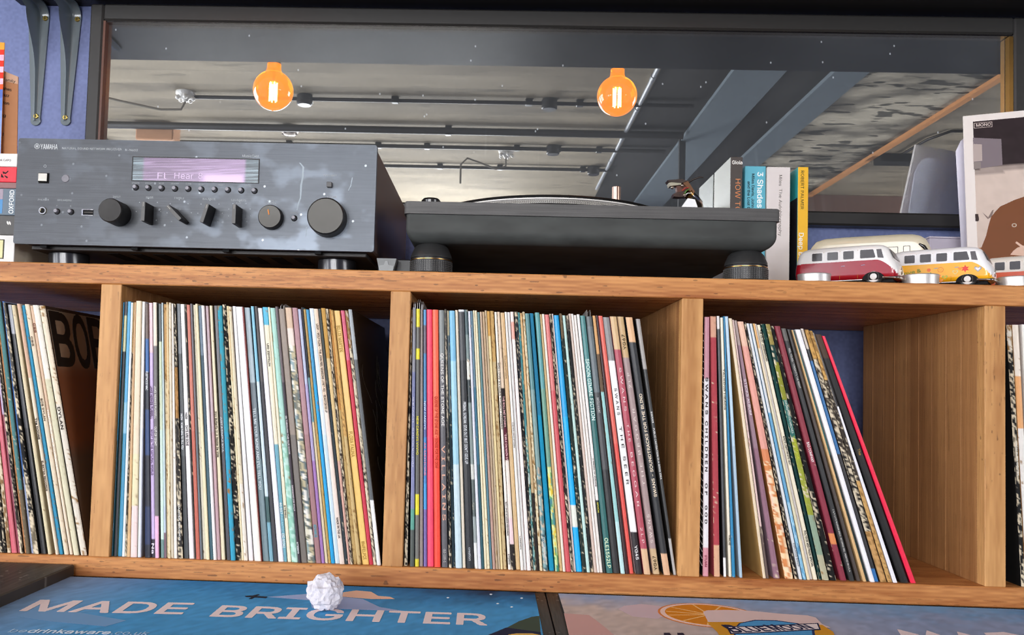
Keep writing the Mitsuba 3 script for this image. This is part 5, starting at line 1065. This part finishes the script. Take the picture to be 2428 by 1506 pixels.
for i, (a, c, col) in enumerate(((118, 130, 'e2382a'), (130, 144, 'f2b0c8'), (144, 158, 'e2382a'), (158, 172, 'f4bcd0'), (172, 186, 'e2382a'), (186, 200, 'f4bcd0'), (200, 212, 'ec5a34'), (212, 232, '5a6fb8'), (232, 262, '6a86cc'), (262, 365, '8aa0d4'))):
    xr = lambda y: 10.5 - (y - 101) * .032
    pts = [(-70, a), (xr(a), a), (xr(c), c), (-70, c)]; add(k + '__stripe', frame(prism([(at(*p, yc2)[0], max(b5[3], at(*p, yc2)[2])) for p in pts], .0003), [0, yc2, 0], EX, EZ, -EY), col, 'm_matte', False)

# ------------------------------------------------------------------ the standing sleeve at the right
k = 'displayed_record'; tag(k, 'white-bordered record sleeve with a sepia photo marked MONO, standing against the mirror', 'record')
ztp = at(2283, 275, .348); th = math.radians(-23)
ex = np.array([math.cos(th), math.sin(th), 0]); back = np.array([-ex[1], ex[0], 0])
up_ = np.array([0, 0, 1]) * math.cos(.26) + back * math.sin(.26); en = np.cross(ex, up_); en /= np.linalg.norm(en)
S_ = .315; hgt = (ztp[2] - ZT) / up_[2]; o = ztp - up_ * hgt
if en[1] > 0: en = -en
add(k + '__sleeve', frame(bx(0, S_, 0, hgt, -.004, 0, .0006), o, ex, up_, en), 'ebe3dc', 'm_satin', 30)
def on_sleeve(a, c, lift=.0003): return o + ex * a + up_ * (hgt - c) + en * lift
def sp(px, py):
    d = ray(px, py); q = CAM + d * (np.dot(o - CAM, en) / np.dot(d, en)) - o; return np.dot(q, ex), hgt - np.dot(q, up_)
def spoly(pts, lift=.0006, col='ffffff', nm='shape', th=.00015):
    v = [(a, -c) for a, c in (sp(*p) for p in pts)]; add(k + '__photo__' + nm, frame(prism(Polygon(v).buffer(0), th), on_sleeve(0, 0, lift), ex, up_, en), col, 'm_satin', False)
a0, c0 = sp(2307, 289); a1, c1 = S_ - a0, hgt - c0
n_ = 70; g = np.linspace(a0, a1, n_); gv = np.linspace(c0, c1, n_); V, C_, F = [], [], []
_, vb = sp(2310, 402); _, vb2 = sp(2310, 416)
for a in g:
    for c in gv:
        V.append(on_sleeve(a, c)); w_ = meshkit.fbm(np.array([a * 90, c * 90, 1.]), 3) - .5; cc = c + a * .05
        C_.append(np.clip(lin('2f2528') * (1 + w_ * .5) if cc < vb else lin('a3948c') * (1 + w_ * .3) if cc < vb2 else lin('d3c1b4') * (1 + w_ * .15), 0, .9))
for i in range(n_ - 1):
    for j in range(n_ - 1): q = i * n_ + j; F += [[q, q + 1, q + n_ + 1], [q, q + n_ + 1, q + n_]]
scene[k + '__photo'] = mikit.ply(trimesh.Trimesh(np.array(V), np.array(F), process=False), 'm_satin', color=np.array(C_)); labels[k + '__photo'] = {'label': 'sepia photo print'}
spoly([(2307, 327), (2374, 330), (2377, 392), (2309, 402)], .0005, '80757a', 'panel'); spoly([(2307, 342), (2328, 343), (2329, 382), (2308, 384)], .0007, 'b7a8a2', 'panel'); spoly([(2309, 385), (2325, 384), (2326, 400), (2309, 402)], .0007, '8f8480', 'panel')
spoly([(2312, 508), (2319, 508), (2321, 520), (2320, 525), (2313, 525)], .0007, '3a2d2c', 'spot')
spoly([(2352, 500), (2356, 498), (2352, 514), (2342, 520), (2330, 505), (2343, 516)], .0006, '85736c', 'smudge')
spoly([(2428, 467), (2405, 475), (2390, 482), (2372, 490), (2362, 500), (2350, 515), (2344, 535), (2338, 560), (2330, 580), (2320, 605), (2318, 660), (2560, 660), (2620, 520), (2540, 460), (2470, 455)], .0008, '7c4c30', 'jacket')
spoly([(2314, 590), (2332, 586), (2326, 618), (2318, 650), (2314, 650)], .0005, 'a57855', 'table')
spoly([(2395, 605), (2402, 596), (2412, 588), (2419, 586), (2407, 577), (2410, 573), (2424, 583), (2440, 585), (2450, 610)], .0011, 'dcb9a4', 'hand')
b_ = Point(*[v * sgn for v, sgn in zip(sp(2404.5, 535), (1, -1))]); add(k + '__photo__button', frame(prism(b_.buffer(.0034).difference(b_.buffer(.0019)), .0002), on_sleeve(0, 0, .0011), ex, up_, en), 'bfae9d', 'm_matte', False)
ma, mc = sp(2312, 303); mb, _ = sp(2352, 303); fa, fc = sp(2308.5, 306); fb, fd = sp(2354.5, 291)
add(k + '__lettering', frame(text('MONO', (mb - ma) * .88, .0052, .0002, True), on_sleeve(ma + .0015, mc - .0012, .0005), ex, up_, en), 'd8c8c0', 'm_matte', False)
hh_ = .0098; fr_ = sbox(ma - .0015, -mc - .0015, mb + .0005, -mc - .0015 + hh_); fr_ = fr_.difference(fr_.buffer(-.0007)); add(k + '__lettering', frame(prism(fr_, .0002), on_sleeve(0, 0, .0005), ex, up_, en), 'd8c8c0', 'm_matte', False)
k = 'displayed_record_001'; tag(k, 'plain white sleeve standing behind the sepia-photo sleeve at the right', 'record')
th2 = math.radians(-15); e2 = np.array([math.cos(th2), math.sin(th2), 0]); b2_ = np.array([-e2[1], e2[0], 0]); u2 = np.array([0, 0, 1]) * math.cos(.2) + b2_ * math.sin(.2); n2 = np.cross(e2, u2); n2 = -n2 if n2[1] > 0 else n2
t2 = at(2268, 355, .355); h2 = (t2[2] - ZT) / u2[2]; o2 = t2 - u2 * h2
poly = Polygon([(0, 0), (.2, 0), (.2, h2 + .03), (.02, h2 + .028), (.008, h2 + .018), (0, h2)])
add(k + '__sleeve', frame(prism(poly, .0015), o2 - n2 * .006, e2, u2, n2), 'e4e2f0', 'm_satin', False)
k = 'white_card_box'; tag(k, 'low white card box by the wall behind the cream van', 'box')
q0, q1 = at(2212, 562, .36), at(2300, 590, .36); add(k + '__body', bx(q0[0], q1[0] + .02, .37, .425, ZT, q0[2], .001), 'c3bcc9', 'm_matte', 30)
add(k + '__lid', bx(q0[0] - .001, q1[0] + .021, .369, .426, q0[2] + .0002, q0[2] + .003, .001), 'cfc8d4', 'm_matte', 30)

# ------------------------------------------------------------------ toy vans and tealights
SIL = [(.03, .13), (.012, .2), (.0, .36), (.006, .52), (.022, .72), (.045, .87), (.085, .955), (.15, .99), (.3, 1.0), (.7, 1.0), (.80, .99), (.855, .965), (.895, .91), (.918, .83), (.945, .67), (.968, .57), (.988, .47), (1.0, .35), (.998, .25), (.985, .165), (.965, .13)]
def loft_body(L, W, H, rr, n=220, m=15):
    P = Polygon([(x * L, z * H) for x, z in SIL]).buffer(.02 * L).buffer(-.02 * L); c = np.array([.5 * L, .52 * H]); an = np.linspace(0, 2 * np.pi, n, endpoint=False)
    ys = np.r_[-W / 2 + rr * (1 - np.sin(np.linspace(0, np.pi / 2, m))), ]; lay = []
    tt = np.linspace(0, np.pi / 2, m)
    seq = [(-W / 2 + rr * (1 - math.sin(t)) , rr * (1 - math.cos(t)) ) for t in tt[::-1]]
    seq = [( -W / 2 + rr - rr * math.sin(t), rr - rr * math.cos(math.pi / 2 - t) if False else rr * (1 - math.cos(t))) for t in tt[::-1]]
    full = seq + [(-y, d) for y, d in seq[::-1]]
    from shapely.geometry import LineString
    V = []
    for y, d in full:
        Q = P.buffer(-d * .8)
        for a in an:
            r = LineString([c, c + np.array([math.cos(a), math.sin(a)]) * L]).intersection(Q.exterior)
            pt = np.array(r.coords[0]) if r.geom_type == 'Point' else np.array(list(r.geoms)[-1].coords[0]) if not r.is_empty else c
            V.append([pt[0], y, pt[1]])
    k = len(full); F = []
    for i in range(k - 1):
        for j in range(n): a, b, c2, d = i * n + j, i * n + (j + 1) % n, (i + 1) * n + (j + 1) % n, (i + 1) * n + j; F += [[a, b, c2], [a, c2, d]]
    V.append([c[0], full[0][0], c[1]]); V.append([c[0], full[-1][0], c[1]])
    for j in range(n): F += [[len(V) - 2, (j + 1) % n, j], [len(V) - 1, (k - 1) * n + j, (k - 1) * n + (j + 1) % n]]
    me = trimesh.Trimesh(np.array(V), np.array(F), process=False); me.fix_normals(); return me
def belt(x, L, H):   # height of the colour division along the side
    u = np.clip((x / L - .80) / .2, 0, 1); return H * (.605 - .38 * u ** 1.6)
def van(name, label, nose, rear, W, H, upper, lower, decals=False, detail=True):
    A, B = np.array(nose), np.array(rear); d = A - B; L = np.linalg.norm(d); ex = np.array([d[0], d[1], 0]) / L; ey = np.array([-ex[1], ex[0], 0])
    o = np.array([B[0], B[1], ZT]) + ey * W / 2       # nose and rear are given on the near side
    k = uniq(name); tag(k, label, 'toy van')
    put = lambda m: frame(m, o, ex, ey, EZ)
    rr = W * .2; body = loft_body(L, W, H, rr); v = np.array(body.vertices)
    cu, cl = lin(upper), lin(lower); below = (v[:, 2] < belt(v[:, 0], L, H)); body = put(body)
    scene[k + '__body'] = mikit.ply(body, 'm_gloss', smooth=True, color=np.where(below[:, None], cl, cu))
    capP = Polygon([(x * L, z * H) for x, z in SIL]).buffer(.02 * L).buffer(-.02 * L).buffer(-rr * .8)
    low = Polygon([(-L, -H)] + [(x, belt(x, L, H)) for x in np.r_[-L, np.linspace(.7 * L, 1.1 * L, 40)]] + [(1.1 * L, -H)])
    for s in (-1, 1):
        for P_, c_, nm in ((capP.intersection(low), lower, 'side_panel'), (capP.difference(low), upper, 'side_panel')):
            add(f'{k}__{nm}', put(frame(prism(P_, .00012), [0, s * W / 2, 0], EX, EZ, EY * s)), c_, 'm_gloss', False)
    ys = -W / 2 - .00013
    def side(pts, th, col, nm, mat='m_satin', lift=0.0):
        m = prism(Polygon([(x * L, z * H) for x, z in pts]), th); m = frame(m, [0, ys + .00025 - lift, 0], EX, EZ, -EY); return add(f'{k}__{nm}', put(m), col, mat, False)
    def rounded(x0, z0, x1, z1, sl=0.0, r=.012): 
        P = Polygon([(x0, z0), (x1 + sl, z0), (x1 - sl * .2, z1), (x0, z1)]); P = affinity.scale(P, L, H, origin=(0, 0)).buffer(-.0012).buffer(.0012); return [(a / L, c / H) for a, c in P.exterior.coords]
    wins = [(.185, .655, .285, .85), (.335, .655, .44, .855), (.49, .655, .59, .855), (.65, .655, .775, .86)]
    if not detail: return k, L, o, ex, ey, put, side, rounded
    for i, w_ in enumerate(wins):
        side(rounded(w_[0] - .008, w_[1] - .018, w_[2] + .008, w_[3] + .02, .02 if i == 3 else 0), .0004, upper, 'window', 'm_gloss')
        side(rounded(*w_, .02 if i == 3 else 0), .0003, '3a3532', 'window__pane', 'm_gloss', .0004)
    side([(.812, .655), (.868, .635), (.845, .855), (.80, .855)], .0004, '4a4542', 'quarter_light', 'm_gloss')
    for x in (.30, .455, .625): side([(x, .17), (x + .003, .17), (x + .003, .87), (x, .87)], .0002, '5a1016' if lower.startswith('b') else 'a87820', 'door_seam', 'm_matte')
    for x in (.47, .66): side([(x, .48), (x + .035, .49), (x + .035, .505), (x, .495)], .0006, 'd8cfcf', 'door_handle', 'm_chrome')
    # windscreen on the front
    for s in (-1, 1):
        m = bx(-.0002, .0002, -W * .2, W * .2, -.125 * H, .125 * H, .0001); an_ = math.atan2(.055 * L, .28 * H)
        m.apply_transform(trimesh.transformations.rotation_matrix(-an_, [0, 1, 0])); m.apply_translation([.937 * L, s * W * .21, .745 * H]); add(k + '__windscreen', put(m), '4d4a4a', 'm_gloss', False)
    # wheels, arches, bumper, lamps, badge
    for x in (.215, .775):
        side([(x + .105 * math.cos(t), .12 + .105 * L / H * .78 * math.sin(t)) for t in np.linspace(0, math.pi, 20)], .0006, '14100f', 'wheel_arch', 'm_matte')
        for s in (-1, 1):
            c = np.array([x * L, s * (W / 2 - .0035), .083 * L]); wr = .083 * L
            t_ = add(k + '__wheel', put(orient(lathe([(0, -.003), (wr * .8, -.003), (wr, -.0015), (wr, .0025), (wr * .86, .0036), (wr * .66, .003), (0, .003)], 40), [0, s, 0], c)), '242424', 'm_satin', 30)
            add(t_ + '__hub', put(orient(lathe([(wr * .68, .0031), (wr * .60, .0040), (wr * .42, .0034), (wr * .36, .0050), (wr * .15, .0056), (0, .0057)], 36), [0, s, 0], c)), 'e2dfda', 'm_satin', 30)
    bp = [[.965 * L, -W * .52, .155 * H], [.99 * L, -W * .49, .15 * H], [1.01 * L, -W * .36, .145 * H], [1.022 * L, 0, .14 * H], [1.01 * L, W * .36, .145 * H], [.99 * L, W * .49, .15 * H]]
    add(k + '__bumper', put(tube([[.86 * L, -W * .515, .17 * H]] + bp, [.0011, .0015, .0018, .002, .002, .002, .0016], 10)), 'd9d4cc', 'm_chrome', 60)
    for s in (-1, 1):
        c = np.array([.968 * L, s * W * .36, .40 * H]); h_ = add(k + '__headlight', put(orient(lathe([(.0042, -.002), (.0042, .0006), (.0036, .0012), (.0015, .0022), (0, .0024)], 28), [.9, s * .42, .05], c)), 'dcd8d2', 'm_chrome', 30)
    rg_ = Point(0, 0).buffer(.0048).difference(Point(0, 0).buffer(.0041)); L1 = lambda p, q: trimesh and __import__('shapely').LineString([p, q]).buffer(.00035)
    em = union_all([rg_, L1((-.0022, .0034), (0, .0003)), L1((0, .0003), (.0022, .0034)), L1((-.0036, .0014), (-.0018, -.003)), L1((-.0018, -.003), (0, -.0003)), L1((0, -.0003), (.0018, -.003)), L1((.0018, -.003), (.0036, .0014))])
    add(k + '__emblem', put(frame(prism(em, .0006), [1.0 * L, 0, .36 * H], EY, EZ, EX)), 'd9d4cc', 'm_chrome', False)
    side([(.03, .128), (.12, .128), (.12, .148), (.03, .148)], .0004, upper, 'sill'); side([(.31, .128), (.68, .128), (.68, .148), (.31, .148)], .0004, upper, 'sill')
    add(k + '__underside', put(bx(.06 * L, .95 * L, -W * .4, W * .4, .06 * H, .13 * H + .001)), '100d0c', 'm_matte', False)
    if decals:
        def lay(poly, col, dx, dz, s, nm):
            P = affinity.translate(affinity.scale(poly, s, s, origin=(0, 0)), dx * L, dz * H); add(f'{k}__{nm}', put(frame(prism(P, .0002), [0, ys - .0001, 0], EX, EZ, -EY)), col, 'm_satin', False)
        pet = union_all([affinity.rotate(Polygon([(0, 0), (.0012, .002), (0, .0048), (-.0012, .002)]), a, origin=(0, 0)) for a in range(0, 360, 60)])
        heart = Polygon([(0, -.003), (.0034, .0005), (.003, .0024), (.0015, .0026), (0, .0013), (-.0015, .0026), (-.003, .0024), (-.0034, .0005)])
        peace = union_all([Point(0, 0).buffer(.005).difference(Point(0, 0).buffer(.0041)), sbox(-.00045, -.0045, .00045, .0045), affinity.rotate(sbox(-.00045, -.0045, .00045, 0), 50, origin=(0, 0)), affinity.rotate(sbox(-.00045, -.0045, .00045, 0), -50, origin=(0, 0))])
        face = union_all([Point(0, 0).buffer(.0032).difference(Point(0, 0).buffer(.0026)), Point(-.001, .0006).buffer(.0004), Point(.001, .0006).buffer(.0004), sbox(-.0012, -.0012, .0012, -.0008)])
        lay(pet, 'e0321e', .755, .445, 1.0, 'flower'); lay(heart, 'e9e4e8', .87, .42, 1.15, 'heart'); lay(heart.difference(affinity.scale(heart, .6, .6)), '55505a', .87, .42, 1.2, 'heart')
        lay(peace, '6a5a8c', .425, .23, 1.0, 'peace_sign'); lay(face, 'e07a20', .53, .45, 1.05, 'smiley'); lay(Point(0, 0).buffer(.0022), 'e9702a', .42, .46, 1.0, 'spot')
        lay(pet, 'e2574a', .505, .29, .8, 'flower'); lay(heart, 'e98a2a', .53, .18, .9, 'heart'); lay(heart.difference(affinity.scale(heart, .6, .6)), '9ab03a', .57, .26, .9, 'heart'); lay(heart, 'e98a2a', .71, .455, .8, 'heart')
        lay(heart.difference(affinity.scale(heart, .6, .6)), 'd8c07a', .665, .37, 1.0, 'heart'); lay(heart.difference(affinity.scale(heart, .5, .5)), '4a4a3a', .17, .17, .6, 'heart')
        for s_, x, z, w_, h_ in (('Love &', .15, .345, .024, .0042), ('Peace!!', .20, .215, .030, .0045)):
            add(k + '__lettering', put(frame(text(s_, w_, h_, .0002, True), [x * L, ys - .0001, z * H], [.985, 0, .17], [-.17, 0, .985], -EY)), '6f7d22', 'm_satin', False)
    return k
def gp(px, py, Y): q = at(px, py, Y); return [Xat(px, Y, ZT + .02), Y, 0]
van('toy_van', 'red toy van with white roof on the shelf, leftmost of the three small vans', gp(2130, 650, .008), gp(1882, 650, .078), .048, .0515, 'e9e6e2', '9c0a1c')
van('toy_van', 'yellow toy van with painted flowers and white roof, middle of the three small vans', gp(2354, 650, .008), gp(2100, 650, .078), .048, .0515, 'eae8e8', 'f2ae14', True)
van('toy_van', 'orange-red toy van with white roof at the right edge, behind the yellow van', gp(2560, 650, .065), gp(2316, 650, .135), .052, .0555, 'e6ded2', 'd8582c')
# the larger cream van behind
out = van('cream_van', 'large plain cream model van behind the red and yellow toy vans', gp(2232, 580, .20), gp(1906, 580, .285), .085, .106, 'd9cfb4', 'd9cfb4', detail=False)
k, L, o, ex, ey, put, side, rounded = out
labels[k]['category'] = 'model van'
for w_ in ((.16, .58, .30, .80), (.36, .58, .50, .80), (.555, .58, .70, .805), (.735, .60, .785, .81)):
    a = [(x, z) for x, z in rounded(*w_)]; side(a, .0004, '5f5a4c', 'window'); w2 = (w_[0] + .005, w_[1] + .008, w_[2] - .005, w_[3] - .008); side(rounded(*w2), .0003, 'cfc7b0', 'window__pane', 'm_gloss', .0004)
for s in (-1, 1):
    c1 = np.array([[.845 * L, s * .042, .83 * .106], [.875 * L, s * .040, .79 * .106], [.905 * L, s * .036, .70 * .106], [.93 * L, s * .034, .60 * .106]]); add(k + '__windscreen_gasket', put(tube(c1, [.0012, .0032, .0038, .002], 10)), '14120f', 'm_gloss', 60)
for x in (.2, .78):
    for s in (-1, 1): add(k + '__wheel', put(orient(lathe([(0, -.004), (.0155, -.004), (.0165, 0), (.0155, .004), (0, .0045)], 32), [0, s, 0], [x * L, s * .037, .0166])), '2a2824', 'm_satin', 30)
add(k + '__bumper', put(tube([[.95 * L, -.04, .022], [1.005 * L, -.03, .021], [1.02 * L, 0, .021], [1.005 * L, .03, .021], [.95 * L, .04, .022]], .003, 10)), 'cfc6ae', 'm_gloss', 60)
for px, w_, lab, y in ((1930, 75, 'silver tealight in front of the red van, leftmost of three', .022), (2182, 80, 'silver tealight between the red and yellow vans, middle of three', .024), (2410, 80, 'silver tealight in front of the orange van, rightmost of three', .024)):
    k = uniq('tealight'); tag(k, lab, 'candle'); r = w_ / 2 * (y + CD) / FOC; x = Xat(px, y, ZT + .006); hh = .0102 if px < 2000 else .0125
    add(k + '__cup', lathe([(0, 0), (r * .93, 0), (r * .96, .0008), (r * .985, hh - .001), (r * 1.01, hh), (r * .99, hh + .0004), (r * .965, hh - .0006), (r * .95, hh * .5), (0, hh * .5)], 64).apply_translation([x, y, ZT]), 'e2dfda', 'm_knob', 25)
    add(k + '__wax', lathe([(0, hh * .62), (r * .945, hh * .62), (r * .945, hh * .55), (0, hh * .55)], 40).apply_translation([x, y, ZT]), 'e9e4da', 'm_satin', 30)
    add(k + '__wick', cyl([x, y, ZT + hh * .6], EZ, .0008, hh * .3, 8), '2a2420', 'm_matte', 30)
